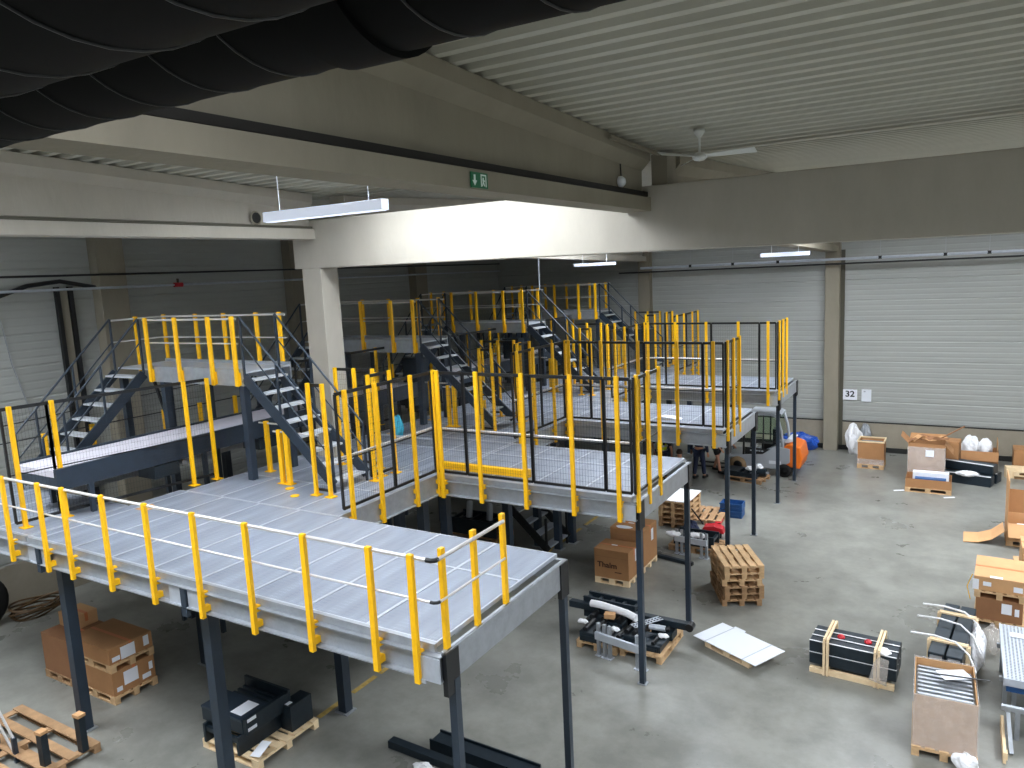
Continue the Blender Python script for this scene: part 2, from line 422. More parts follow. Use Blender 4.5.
P = []
p1 = platform('mezzanine_platform', 'long grey grating platform nearest the camera with a low yellow post handrail', -12.35, -4.50, 5.70, 8.35, [7.40],
              [(-12.0, 5.95), (-8.5, 5.95), (-4.39, 5.80), (-8.5, 8.25), (-4.40, 8.28), (-12.0, 8.25)])
end_beam(p1, -4.38, 5.66, 8.38)
for xx in (-12.0, -8.5):
    MB(p1.location).box(xx-.32, xx-.06, 5.63, 5.645, 2.92, 3.18).box(xx+.06, xx+.3, 5.63, 5.645, 2.92, 3.18).build('splice_plate', 'galvl', p1)
    MB(p1.location).box(xx-.05, xx+.05, 5.60, 5.66, 2.80, 3.18).build('joint_bracket', 'navy', p1)
P.append(p1)
labs = ['grey grating platform arm second from the camera, fenced with black mesh', 'grey grating platform arm third from the camera, beside the forklift mast',
        'farthest grey grating platform arm, above the forklift']
for k in (1, 2, 3):
    d = PITCH*k
    t = platform('mezzanine_platform', labs[k-1], -8.4, -4.52, 5.70+d, 8.35+d, [7.40+d],
                 [(-8.5, 5.95+d), (-4.46, 5.80+d), (-8.5, 8.2+d), (-4.46, 8.28+d)])
    end_beam(t, -4.41, 5.66+d, 8.38+d)
    P.append(t)
slabs = ['grey grating walkway between the nearest and second platform arms', 'grey grating walkway between the second and third platform arms',
         'grey grating walkway between the third and farthest platform arms', 'grey grating walkway behind the farthest platform arm']
for k in range(4):
    d = PITCH*k
    y0 = 8.36+d; y1 = 11.0+d if k < 3 else 10.9+d
    loc = (-8.4, y0, 0); t = thing('walkway_platform', slabs[k], 'platform', loc)
    for a, c in ((y0, y0+1.29), (y0+1.29, y1)):
        x = -8.4
        for i in range(4):
            panel(.95, round(c-a, 3), t, x-.95-loc[0], a-loc[1], ZD); x -= .95
    if k:
        for a, c in ((5.7+d, 7.4+d), (7.4+d, 8.35+d)):
            x = -8.4
            for i in range(4):
                panel(.95, round(c-a, 3), t, x-.95-loc[0], a-loc[1], ZD); x -= .95
    MB(loc).box(-8.4, -8.385, y0, y1-.05, 2.92, 3.295).box(-8.4, -8.33, y0, y1-.05, 2.92, 2.935).build('edge_beam', 'galv', t)
    MB(loc).box(-12.215, -12.2, y0, y1, 2.92, 3.295).build('edge_beam', 'galv', t)
    for yy in (y0+.6, y0+1.9): MB(loc).box(-12.2, -8.4, yy-.04, yy+.04, 2.96, 3.24).build('joist', 'galv', t)
    if k < 3:
        leg(t, loc, -8.62, y1-.25); leg(t, loc, -9.2, y1-.25); leg(t, loc, -12.1, y1-.3)
    else: leg(t, loc, -8.6, y1-.2)
# platform along the wall under the conveyor end
t = platform('wall_platform', 'grey grating platform under the conveyor end by the left wall', -16.3, -12.4, 5.70, 7.35, [], [])
t2 = platform('wall_platform', 'narrow grating walkway along the left wall behind the conveyors', -16.3, -14.75, 7.42, 27.5, [9.0, 11.0, 13.0, 15.0, 17, 19, 21, 23, 25], [(-16.0, 12.2), (-16.0, 17.5), (-16.0, 22.8), (-16., 27.2)], pw=.775)

# ------------------------------------------------------------------ handrails and fences
def post(parent, off, x, y, z0, z1, nx, ny, wx=.066, wy=.05, foot=False):
    """yellow C post; (nx,ny) points from the post to the beam it is bolted to"""
    b = MB(off).box(x-wx/2, x+wx/2, y-wy/2, y+wy/2, z0, z1)
    o = b.build('post', 'yellow', parent)
    if foot:
        MB(off).box(x-.09, x+.09, y-.07, y+.07, z0, z0+.015).build('foot_plate', 'yellow', o)
    elif nx or ny:
        for zz in (2.99, 3.18):
            b = MB(off).box(x+min(0, nx*.11)-(.035 if not nx else 0), x+max(0, nx*.11)+(.035 if not nx else 0), y+min(0, ny*.11)-(.035 if not ny else 0), y+max(0, ny*.11)+(.035 if not ny else 0), zz-.035, zz+.04)
            b.build('post_bracket', 'yellow', o)
    return o
fr = thing('handrail', 'low handrail of yellow posts along the front of the nearest platform', 'handrail', (-4.4, 5.57, 2.86))
o = fr.location
for x in (-12.68, -11.65, -11.0, -10.02, -9.05, -8.08, -7.12, -6.17, -5.22, -4.67): post(fr, o, x, 5.57, 2.88, 4.26, 0, 1, wx=.064)
for y in (5.76, 6.33, 6.92): post(fr, o, -4.42, y, 3.06, 4.30, 0, 0, wx=.045, wy=.07)
MB(o).tube([(-14.9, 5.6, 4.22), (-4.46, 5.6, 4.22)], .022).tube([(-4.39, 5.64, 4.22), (-4.39, 6.9, 4.22)], .022).build('top_rail', 'tube', fr)
MB(o).tube([(-14.9, 5.6, 3.78), (-4.46, 5.6, 3.78)], .014).tube([(-4.39, 5.66, 3.78), (-4.39, 6.9, 3.78)], .014).build('mid_rail', 'tube', fr)
MB(o).tube([(-4.49, 5.6, 4.22), (-4.43, 5.6, 4.22), (-4.40, 5.62, 4.22), (-4.39, 5.66, 4.22)], .026).build('rail_elbow', 'black', fr)
MB(o).tube([(-4.47, 5.6, 3.78), (-4.43, 5.6, 3.78), (-4.40, 5.62, 3.78), (-4.39, 5.65, 3.78)], .018).build('rail_elbow', 'black', fr)

def mesh_frame(parent, off, p, q, z0=3.39, z1=5.24, wires=True, pitch=.05, t=.036):
    """one black mesh panel from p to q (x,y)"""
    p = Vector((*p, 0)); q = Vector((*q, 0)); L = (q-p).length; d = (q-p)/L
    b = MB(off); Z = Vector((0, 0, 1))
    b.bar(p+Z*z1, q+Z*z1, t, t*1.5); b.bar(p+Z*z0, q+Z*z0, t, t*1.2)
    b.bar(p+Z*z0, p+Z*z1, t, t); b.bar(q+Z*z0, q+Z*z1, t, t)
    b.bar(p+Z*(z0+.78), q+Z*(z0+.78), t*.5, t*.5)
    fo = b.build('mesh_panel', 'black', parent)
    if wires:
        w = MB(off); n = int(L/pitch)
        for i in range(1, n): a = p+d*(L*i/n); w.cyl(a+Z*z0, a+Z*z1,   .0017, 3, caps=False)
        m = int((z1-z0)/.1)
        for i in range(1, m): zz = Z*(z0+(z1-z0)*i/m); w.cyl(p+zz, q+zz,   .0017, 3, caps=False)
        w.build('wire_mesh', 'wire', fo)
    return fo

def front_fence(k, label):
    d = PITCH*k; y = 5.53+d; t = thing('mesh_fence', label, 'fence', (-8.3, y, 2.86)); o = t.location
    for x in (-8.2, -7.35, -6.42, -5.5, -4.68): post(t, o, x, y, 2.90, 5.29, 0, 1, wx=.068)
    xs = [-8.4, -7.67, -6.29, -4.93, -4.47]
    for a, c in zip(xs[:-1], xs[1:]): mesh_frame(t, o, (a+.01, y+.06), (c-.01, y+.06))
    MB(o).tube([(-8.35, y+.1, 4.2), (-4.45, y+.1, 4.2)], .022).build('rail', 'tube', t)
    return t
def side_fence(k, label):
    d = PITCH*k; t = thing('mesh_fence', label, 'fence', (-4.38, 5.6+d, 3.0)); o = t.location
    for y in (5.66, 6.16, 6.68): post(t, o, -4.40, y+d, 3.06, 5.30, 0, 0, wx=.05, wy=.07)
    mesh_frame(t, o, (-4.43, 5.6+d), (-4.43, 6.16+d)); mesh_frame(t, o, (-4.43, 6.18+d), (-4.43, 6.74+d))
    return t
def spine_fence(k, label):
    d = PITCH*k; x = -8.30; t = thing('mesh_fence', label, 'fence', (x, 8.5+d, 2.86)); o = t.location
    for y in (8.62, 9.33, 10.27, 10.94):
        post(t, o, x-.02, y+d, 2.9, 5.29, -1, 0, wx=.05, wy=.068)
    mesh_frame(t, o, (-8.38, 8.47+d), (-8.38, 9.75+d)); mesh_frame(t, o, (-8.38, 9.77+d), (-8.38, 11.02+d))
    MB(o).tube([(-8.42, 8.42+d, 4.2), (-8.42, 11.0+d, 4.2)], .022).build('rail', 'tube', t)
    return t
nth = ['nearest', 'second', 'third', 'farthest']
for k in (1, 2, 3):
    front_fence(k, ['black mesh fence with yellow posts along the front of the second platform arm', 'black mesh fence with yellow posts along the front of the third platform arm',
                    'black mesh fence with yellow posts along the front of the farthest platform arm'][k-1])
    side_fence(k, ['short corner fence with three yellow posts at the tip of the second platform arm', 'short corner fence with three yellow posts at the tip of the third platform arm',
                   'short corner fence with three yellow posts at the tip of the farthest platform arm'][k-1])
for k in range(4):
    spine_fence(k, ['mesh fence with yellow posts beside the opening behind the nearest platform', 'mesh fence with yellow posts beside the opening behind the second platform arm',
                    'mesh fence with yellow posts beside the opening behind the third platform arm', 'mesh fence with yellow posts behind the farthest platform arm, in front of the pale wall'][k])

# fences standing on the deck (feet on the grating)
def deck_fence(label, pts, posts, k=0, wires=True):
    d = PITCH*k; t = thing('mesh_fence', label, 'fence', (pts[0][0], pts[0][1]+d, ZD)); o = t.location
    for x, y in posts: post(t, o, x, y+d, ZD, 5.28, 0, 0, wx=.055, wy=.06, foot=True)
    for a, c in zip(pts[:-1], pts[1:]): mesh_frame(t, o, (a[0], a[1]+d), (c[0], c[1]+d), wires=wires)
    return t
deck_fence('tall mesh fence beside the conveyor on the nearest platform at the left', [(-12.93, 5.80), (-12.85, 6.46), (-12.40, 9.2)], [(-12.86, 5.9), (-12.80, 6.52), (-12.36, 8.66), (-12.33, 9.14)])
bays = ['nearest', 'second', 'third', 'farthest']
for k in range(4):
    deck_fence('narrow gate panel with two yellow posts at the foot of the %s crossover stair' % bays[k], [(-9.68, 9.16), (-9.33, 9.16)], [(-9.62, 9.10), (-9.28, 9.10)], k)
    if k < 3 or 1:
        deck_fence('short mesh fence panel just behind the %s crossover stair foot' % bays[k], [(-9.3, 10.17), (-9.3, 10.83)], [(-9.24, 10.2), (-9.24, 10.8), (-9.34, 10.5)], k)
        deck_fence('mesh fence with three yellow posts along the walkway behind the %s crossover stair' % bays[k], [(-10.78, 10.98), (-9.75, 10.98)], [(-10.74, 10.92), (-10.24, 10.92), (-9.76, 10.92)], k)
for k in (1, 2, 3):
    deck_fence('mesh fence beside the conveyor in front of the %s crossover bridge' % bays[k], [(-12.75, 6.4), (-12.7, 7.9), (-12.65, 9.52)], [(-12.7, 9.04), (-12.66, 9.5), (-12.75, 7.9)], k)

for k in range(4):
    d = PITCH*k
    t = thing('low_guard_rail', 'low guard rail of three yellow posts under the %s crossover stair' % bays[k], 'handrail', (-11.7, 9.9+d, ZD)); o = t.location
    for x, y in ((-11.75, 9.95), (-10.8, 9.42), (-10.62, 9.42)): post(t, o, x, y+d, ZD, 4.32, 0, 0, wx=.09 if x < -10.7 else .1, wy=.06, foot=True)
    MB(o).tube([(-11.95, 9.95+d, 4.28), (-11.2, 9.95+d, 4.28)], .018).tube([(-10.95, 9.42+d, 4.28), (-9.8, 9.42+d, 4.28)], .018).build('top_rail', 'tube', t)
t = thing('handrail', 'thin handrail with short yellow posts along the wall walkway behind the conveyors', 'handrail', (-15.2, 7.5, ZD)); o = t.location
for y in (7.56, 8.5, 10.14, 11.06, 12.05, 14, 16, 18, 20, 22, 24): post(t, o, -15.26, y, ZD, 4.33, 0, 0, wx=.07, wy=.08, foot=True)
MB(o).tube([(-15.3, 5.8, 4.28), (-15.3, 25, 4.28)], .012).build('top_rail', 'wire', t)

# ------------------------------------------------------------------ crossover bridges with their stairs
def stair(parent, off, top, bot, axis, a0, a1, treads, rails=True, m='navy', tread_m='alu', newel_bottom=True):
    """stair running along axis ('x' or 'y') between a0,a1 in the other axis; top/bot = (coord, z)"""
    def Pt(c, a, z): return (c, a, z) if axis == 'x' else (a, c, z)
    for a in (a0, a1):
        MB(off).bar(Pt(top[0], a, top[1]-.1), Pt(bot[0], a, bot[1]+.08), .04, .2).build('stringer', m, parent)
    for i in range(treads):
        f_ = (i+.5)/treads; c = top[0]+(bot[0]-top[0])*f_; z = top[1]+(bot[1]-top[1])*f_
        b = MB(off); lo, hi = Pt(c-.12, a0+.02, z-.035), Pt(c+.12, a1-.02, z)
        b.box(min(lo[0], hi[0]), max(lo[0], hi[0]), min(lo[1], hi[1]), max(lo[1], hi[1]), z-.035, z)
        b.build('tread', tread_m, parent)
    if rails:
        for a in (a0, a1):
            b = MB(off)
            b.tube([Pt(top[0], a, top[1]+1.03), Pt(bot[0], a, bot[1]+1.03)], .021, 6)
            b.tube([Pt(top[0], a, top[1]+.55), Pt(bot[0], a, bot[1]+.55)], .014, 6)
            for f_ in (0, .42, .80, 1):
                c = top[0]+(bot[0]-top[0])*f_; z = top[1]+(bot[1]-top[1])*f_
                b.bar(Pt(c, a, z-.1), Pt(c, a, z+1.03), .045, .03)
            b.build('stair_rail', m, parent)

def bridge(k=0):
    Y0, Y1 = 9.32, 10.5; X0, X1 = -15.5, -11.5; ZB = 5.38
    t = thing('crossover_bridge', 'grey crossover bridge over the conveyors, nearest of the four, left of the concrete column', 'bridge', (-11.5, 9.3, ZD)); o = t.location
    MB(o).box(X0, X1, Y0+.03, Y1-.03, ZB-.03, ZB).build('bridge_deck', 'galvl', t)
    MB(o).box(X0+1.1, X1, Y0-.0, Y0+.03, 5.12, ZB+.06).build('side_beam', 'galv', t)
    MB(o).box(X0, X1, Y1-.03, Y1, 5.12, ZB+.06).build('side_beam', 'galv', t)
    for x, y, z0 in ((-11.6, 9.40, ZD), (-11.6, 10.42, ZD), (-14.0, 9.40, 0), (-14.0, 10.42, 0), (-15.42, 9.40, ZD), (-15.42, 10.42, ZD)):
        MB(o).box(x-.065, x+.065, y-.065, y+.065, z0, 5.2).build('leg', 'navy', t)
    MB(o).bar((-14.35, 9.40, 5.1), (-14.0, 9.40, 4.2), .05).build('brace', 'black', t)
    for x in (-14.25, -13.3, -12.3, -11.62): 
        po = MB(o).box(x-.04, x+.04, Y0-.07, Y0-.02, 5.12, 6.43).build('post', 'yellow', t)
        MB(o).box(x-.02, x+.06, Y0-.02, Y0+.0, 5.14, 5.38).build('post_bracket', 'yellow', po)
    for x in (-15.45, -14.35, -13.42, -12.42, -11.75): MB(o).box(x-.04, x+.04, Y1-.0, Y1+.05, 5.12, 6.43).build('post', 'yellow', t)
    MB(o).box(X0-.05, X0, 9.85, 9.93, 5.12, 6.43).build('post', 'yellow', t)
    for z, rr in ((6.38, .02), (5.92, .013)):
        MB(o).tube([(-14.4, Y0-.0, z), (-11.55, Y0-.0, z)], rr).tube([(X0-.02, Y0, z), (X0-.02, Y1-.05, z), (X0+.05, Y1, z), (-11.55, Y1, z)], rr).build('rail', 'tube', t)
    s = MB(o)
    # right hand stair down to the walkway, left hand stair down towards the camera
    stair(t, o, (-11.48, ZB-.0), (-9.42, ZD+.05), 'x', 9.34, 10.18, 8)
    stair(t, o, (9.28, ZB-.0), (7.15, ZD+.05), 'y', -15.48, -14.5, 8)
    return t
b0 = bridge()
for o in list(COL.objects):
    if o.parent: KIDS.setdefault(o.parent.name, []).append(o)
for k, l in ((1, 'grey crossover bridge over the conveyors, second of the four, just right of the concrete column'),
             (2, 'grey crossover bridge over the conveyors, third of the four'),
             (3, 'grey crossover bridge over the conveyors, farthest, under the dark corner of the hall')):
    dup(b0, (0, PITCH*k, 0), l)

# conveyors
def conveyor():
    X0, X1 = -13.95, -12.62; y0, y1 = -.5, 4.72
    t = thing('belt_conveyor', 'dark blue framed conveyor with a pale belt ending at the left of the front platform', 'conveyor', (-13.3, 6.85, ZD)); o = Vector((-13.3, 0, ZD))
    MB(o).box(X0+.08, X1-.08, y0, y1, 4.02, 4.13).build('belt', 'belt', t)
    for x in (X0, X1-.08): MB(o).box(x, x+.08, y0, y1, 3.80, 4.16).build('side_frame', 'navy', t)
    MB(o).box(X0+.08, X1-.08, y0+.01, y0+.05, 3.80, 4.0).build('end_plate', 'navy', t)
    for yy in (.05, 2.3, 4.5):
        for x in (X0+.04, X1-.04): MB(o).box(x-.035, x+.035, yy-.04, yy+.04, ZD-(.0 if yy < .3 else 3.24), 3.82).build('leg', 'navy', t)
    for yy in (1.2, 3.6): MB(o).box(X1-.5, X1+.02, yy, yy+.5, 3.55, 3.78).build('drive_box', 'parts', t)
    for yy in (1.9, 4.2): MB(o).cyl((X0+.1, yy, 3.7), (X1-.1, yy, 3.7), .05, 10).build('return_roller', 'galv', t)
    return t
c0 = conveyor()
for c in list(COL.objects):
    if c.parent == c0: KIDS.setdefault(c0.name, []).append(c)
for k, l in ((1, 'dark blue framed conveyor passing under the nearest crossover bridge'), (2, 'dark blue framed conveyor passing under the second crossover bridge'),
             (3, 'dark blue framed conveyor passing under the third crossover bridge')):
    dup(c0, (0, 5.25*k, 0), l)

# ------------------------------------------------------------------ pallets, cartons and goods
def build_pallet(L, D, m='wood', nb=5, h=.144, bw=None):
    t = thing('wooden_pallet', '', 'pallet'); t.pop('label', None) if 'label' in t else None
    bw = bw or D/(nb*1.42-.42)
    st = (D-bw)/(nb-1)
    bd = MB().box(-L/2, L/2, -bw/2, bw/2, h-.022, h).build('board', m, t); bd.location = (0, -D/2+bw/2, 0)
    for i in range(1, nb):
        c = bd.copy(); COL.objects.link(c); c.parent = t; c.location = (0, -D/2+bw/2+st*i, 0)
    cb = MB().box(-.0725, .0725, -D/2, D/2, h-.044, h-.022).build('cross_board', m, t); cb.location = (-L/2+.0725, 0, 0)
    for x in (0, L/2-.0725):
        c = cb.copy(); COL.objects.link(c); c.parent = t; c.location = (x, 0, 0)
    bl = MB().box(-.0725, .0725, -.05, .05, .022, h-.044).build('block', m, t, bevel=.004); bl.location = (-L/2+.0725, -D/2+.05, 0)
    for x in (-L/2+.0725, 0, L/2-.0725):
        for y in (-D/2+.05, 0, D/2-.05):
            if (x, y) == (-L/2+.0725, -D/2+.05): continue
            c = bl.copy(); COL.objects.link(c); c.parent = t; c.location = (x, y, 0)
    bb = MB().box(-L/2, L/2, -.05, .05, 0, .022).build('base_board', m, t); bb.location = (0, -D/2+.05, 0)
    for y in (0, D/2-.05):
        c = bb.copy(); COL.objects.link(c); c.parent = t; c.location = (0, y, 0)
    KIDS[t.name] = [c for c in COL.objects if c.parent == t]
    return t
_pal = {}
def pallet(label, x, y, z=0., rz=0., L=1.2, D=.8, m='wood', group=None, nb=5):
    k = (L, D, m, nb)
    if k not in _pal:
        o = build_pallet(L, D, m, nb, bw=.15 if L > 2 else None); _pal[k] = o
        o.location = (x, y, z); o.rotation_euler.z = rz; o['label'] = label
        if group: o['group'] = group
        return o
    o = dup(_pal[k], loc=(x, y, z), rz=rz, label=label)
    if group: o['group'] = group
    elif 'group' in o: del o['group']
    return o
PH = .144
def carton(label, x, y, z, w, d, h, rz=0., m='card', tape=True, labels=(), group=None, name='carton', cat='box'):
    """closed cardboard box; labels: (face, u, v, w, h) papers stuck on face 'f' front, 'r' right or 't' top"""
    t = thing(name, label, cat, (x, y, z), rz, group)
    MB().box(-w/2, w/2, -d/2, d/2, 0, h-.006).build('box_body', m, t, bevel=.008)
    g = .004
    MB().box(-w/2, w/2, -d/2, -g, h-.006, h).build('top_flap', m, t); MB().box(-w/2, w/2, g, d/2, h-.006, h).build('top_flap', m, t)
    if tape:
        MB().box(-w/2-.002, w/2+.002, -.03, .03, h, h+.002).box(w/2+.001, w/2+.003, -.03, .03, h-.16, h).build('tape', 'tape', t)
    for fc, a, b, pw, ph in labels:
        q = MB()
        if fc == 'f': q.box(a-pw/2, a+pw/2, -d/2-.004, -d/2-.001, b-ph/2, b+ph/2)
        elif fc == 'r': q.box(w/2+.001, w/2+.004, a-pw/2, a+pw/2, b-ph/2, b+ph/2)
        else: q.box(a-pw/2, a+pw/2, b-ph/2, b+ph/2, h+.001, h+.004)
        q.build('paper_label', 'paper', t)
    return t
def open_box(label, x, y, z, w, d, h, rz=0., m='cardl', flaps=(.25, .25, .25, .25), ang=(-.5, .4, .3, .6), name='open_carton', cat='box', th=.012, group=None):
    t = thing(name, label, cat, (x, y, z), rz, group)
    MB().box(-w/2, w/2, -d/2, -d/2+th, 0, h).box(-w/2, w/2, d/2-th, d/2, 0, h).box(-w/2, -w/2+th, -d/2+th, d/2-th, 0, h).box(w/2-th, w/2, -d/2+th, d/2-th, 0, h).box(-w/2+th, w/2-th, -d/2+th, d/2-th, 0, th).build('box_body', m, t)
    for i, (fl, a) in enumerate(zip(flaps, ang)):
        if not fl: continue
        c, s_ = math.cos(a)*fl, math.sin(a)*fl
        b = MB(); tt = .006
        if i == 0: b.add([(-w/2, -d/2, h), (w/2, -d/2, h), (w/2-.01, -d/2-c, h+s_), (-w/2+.01, -d/2-c, h+s_), (-w/2, -d/2, h-tt), (w/2, -d/2, h-tt), (w/2-.01, -d/2-c, h+s_-tt), (-w/2+.01, -d/2-c, h+s_-tt)], [(0, 1, 2, 3), (7, 6, 5, 4), (0, 4, 5, 1), (1, 5, 6, 2), (2, 6, 7, 3), (3, 7, 4, 0)])
        if i == 1: b.add([(-w/2, d/2, h), (w/2, d/2, h), (w/2-.01, d/2+c, h+s_), (-w/2+.01, d/2+c, h+s_), (-w/2, d/2, h-tt), (w/2, d/2, h-tt), (w/2-.01, d/2+c, h+s_-tt), (-w/2+.01, d/2+c, h+s_-tt)], [(0, 1, 2, 3), (7, 6, 5, 4), (0, 4, 5, 1), (1, 5, 6, 2), (2, 6, 7, 3), (3, 7, 4, 0)])
        if i in (2, 3):
            q = -1 if i == 2 else 1
            b.add([(q*w/2, -d/2, h), (q*w/2, d/2, h), (q*(w/2+c), d/2-.01, h+s_), (q*(w/2+c), -d/2+.01, h+s_), (q*w/2, -d/2, h-tt), (q*w/2, d/2, h-tt), (q*(w/2+c), d/2-.01, h+s_-tt), (q*(w/2+c), -d/2+.01, h+s_-tt)], [(0, 1, 2, 3), (7, 6, 5, 4), (0, 4, 5, 1), (1, 5, 6, 2), (2, 6, 7, 3), (3, 7, 4, 0)])
        b.build('box_flap', m, t)
    return t
def text(s, size, m, parent, loc, rot, name='lettering', sx=1.):
    cu = bpy.data.curves.new('t', 'FONT'); cu.body = s; cu.size = size; cu.extrude = .002; cu.align_x = 'CENTER'; cu.align_y = 'CENTER'; cu.offset = size*.025
    o = bpy.data.objects.new('t', cu); COL.objects.link(o)
    bpy.context.view_layer.update()
    me = bpy.data.meshes.new_from_object(o.evaluated_get(bpy.context.evaluated_depsgraph_get()))
    bpy.data.objects.remove(o); me.materials.clear(); me.materials.append(M[m])
    q = bpy.data.objects.new(name, me); COL.objects.link(q); q.parent = parent; q.location = loc; q.rotation_euler = rot; q.scale = (sx, 1, 1)
    return q
def crumple(label, x, y, z, rx, ry, rz_, m, seed, name='plastic_bag', cat='bag', amp=.22, group=None, rot=0):
    """creased sheet or bag: a lumpy closed surface flattened on its base"""
    rnd = random.Random(seed); n, k = 22, 14; b = MB(); vs = []
    ph = [rnd.uniform(0, 6.28) for _ in range(8)]
    for i in range(k+1):
        t = PI*i/k
        for j in range(n):
            p = 2*PI*j/n
            q = 1+amp*(math.sin(3*p+ph[0]+2*t)*.5+math.sin(5*p+ph[1]-3*t)*.35+math.sin(9*p+ph[2]+5*t)*.2+rnd.uniform(-.18, .18))
            zz = math.cos(t)
            vs.append((rx*q*math.sin(t)*math.cos(p), ry*q*math.sin(t)*math.sin(p), max(0, rz_*(.62+zz*q*.62)) if i < k else 0))
    b.add(vs, [(i*n+j, i*n+(j+1) % n, (i+1)*n+(j+1) % n, (i+1)*n+j) for i in range(k) for j in range(n)], False)
    o = b.build(name, m, loc=(x, y, z), rz=rot)
    return tag(o, label, cat, group)

# left: cartons on pallets under the front platform
pallet('light wooden pallet on the floor under the two stacked flat cartons at the left', -12.8, 6.97)
carton('flat brown carton with white labels, lower of the two stacked ones at the left', -12.8, 6.97, PH, 1.16, .78, .43, labels=(('r', -.06, .24, .26, .24), ('r', -.28, .1, .1, .08), ('r', .22, .1, .16, .09), ('r', .31, .25, .07, .14)))
pallet('light wooden pallet between the two stacked flat cartons at the left', -12.8, 6.97, PH+.43)
carton('flat brown carton with white labels, upper of the two stacked ones at the left', -12.8, 6.97, 2*PH+.43, 1.16, .80, .28, labels=(('r', -.06, .13, .26, .22), ('r', -.28, .08, .14, .08), ('r', .28, .16, .1, .18)))
MB()
pallet('wooden pallet under the tall brown carton at the left', -13.92, 6.97, m='wood2', L=.96, D=.8)
carton('tall brown carton standing left of the stacked flat cartons', -13.92, 6.97, PH, .95, .78, .72, m='cardd')
carton('small pale brown carton lying on top of the tall carton at the left', -14.08, 7.12, PH+.722, .55, .42, .26, m='cardl', labels=(('f', .2, .12, .16, .2),))

# dark conveyor parts on a pallet, front left
def machine_frame(label, x, y, z, L, D, h, rz=0., plates=2, m='parts', cat='machine part'):
    t = thing('conveyor_section', label, cat, (x, y, z), rz)
    MB().box(-L/2, L/2, -D/2, -D/2+.05, 0, h).box(-L/2, -L/2, 0, 0, 0, 0).build('side_frame', m, t, bevel=.004)
    MB().box(-L/2, L/2, D/2-.05, D/2, 0, h).build('side_frame', m, t, bevel=.004)
    n = max(3, int(L/.22))
    for i in range(n):
        xx = -L/2+.05+(L-.1)*i/(n-1)
        MB().box(xx-.03, xx+.03, -D/2+.05, D/2-.05, h-.12, h-.05).build('cross_member', m, t)
    for i in range(plates):
        MB().box(-L/2, -L/2+L*.42, -D/2-.02, D/2+.02, h+.002+i*.03, h+.02+i*.03).build('cover_plate', m, t, bevel=.004)
    return t
pallet('pale wooden pallet under the dark conveyor parts by the front post', -9.2, 7.12, L=1.25, D=1.2, m='woodl', nb=7)
t = machine_frame('dark conveyor section with a white sheet on its cover, lying on the front left pallet', -9.32, 6.98, PH, 1.0, .8, .30, rz=PI/2, plates=0)
t = thing('conveyor_end_unit', 'dark steel end unit with slatted bed topping the dark parts at the front left', 'machine part', (-9.3, 6.98, PH+.31))
MB().box(-.5, .42, -.44, .04, .2, .24).build('cover_plate', 'navy', t, bevel=.006)
MB().box(-.5, .5, .38, .43, 0, .3).build('side_frame', 'parts', t, bevel=.005); MB().box(.42, .5, -.42, .38, 0, .26).build('side_frame', 'parts', t, bevel=.005)
MB().box(-.5, .42, -.43, -.38, -.0, .22).build('side_frame', 'parts', t, bevel=.005)
for i in range(4): MB().bar((-.45+.0, .02+.1*i, .14), (.42, .02+.1*i, .14), .05, .08).build('slat', 'parts', t)
MB().box(.08, .32, -.36, -.02, .241, .244).build('paper_sheet', 'paper', t)
for z in (.06, .2): MB().box(.501, .505, -.40, -.24, z, z+.05).build('paper_label', 'paper', t)
t = thing('steel_channel', 'short dark steel channel standing behind the dark parts at the front left', 'machine part', (-8.78, 7.48, PH))
MB().box(-.12, .12, -.22, .22, 0, .42).build('channel_body', 'parts', t, bevel=.006); MB().box(-.05, .05, -.2, -.1, .42, .424).build('paper_label', 'paper', t)
t = tag(MB().add([(-.1, -.13, .0), (.12, -.13, .05), (.1, .12, .14), (-.1, .12, .1), (-.1, -.13, -.004), (.12, -.13, .046), (.1, .12, .136), (-.1, .12, .096)], [(0, 1, 2, 3), (7, 6, 5, 4), (0, 4, 5, 1), (1, 5, 6, 2), (2, 6, 7, 3), (3, 7, 4, 0)]).build('paper_sheet', 'paper', loc=(-8.66, 6.66, PH+.03)), 'white paper sheet with a stamp hanging off the front left pallet of dark parts', 'paper')

# bottom left: pallet with two dark upright profiles
pallet('long worn wooden pallet in the bottom left corner', -12.35, 5.15, L=2.3, D=1.15, m='wood2', nb=4)
for (x, y, h, l) in ((-11.22, 5.48, .56, 'right hand of the two dark uprights on the bottom left pallet'), (-11.40, 5.02, .50, 'left hand of the two dark uprights on the bottom left pallet')):
    t = thing('steel_upright', l, 'steel profile', (x, y, PH), .1)
    MB().box(-.06, .06, -.05, .05, 0, h).build('profile', 'parts', t, bevel=.004); MB().box(-.07, .07, -.06, .06, h, h+.045).build('cardboard_cap', 'cardl', t)
t = thing('stair_guard', 'pale metal stair guard cut off by the lower left edge of the photo', 'handrail', (-12.0, 4.9, 0))
MB((-12.0, 4.9, 0)).box(-12.14, -12.08, 4.92, 4.98, 0, .40).build('post', 'navy', t)
MB((-12.0, 4.9, 0)).bar((-12.11, 4.95, .38), (-12.60, 4.95, .92), .03, .03).build('rail', 'tube', t); MB((-12.0, 4.9, 0)).bar((-12.11, 4.95, .08), (-12.60, 4.95, .60), .03, .03).build('rail', 'tube', t)
MB((-12.0, 4.9, 0)).box(-12.7, -12.62, 4.92, 4.98, 0, 1.0).build('post', 'navy', t)

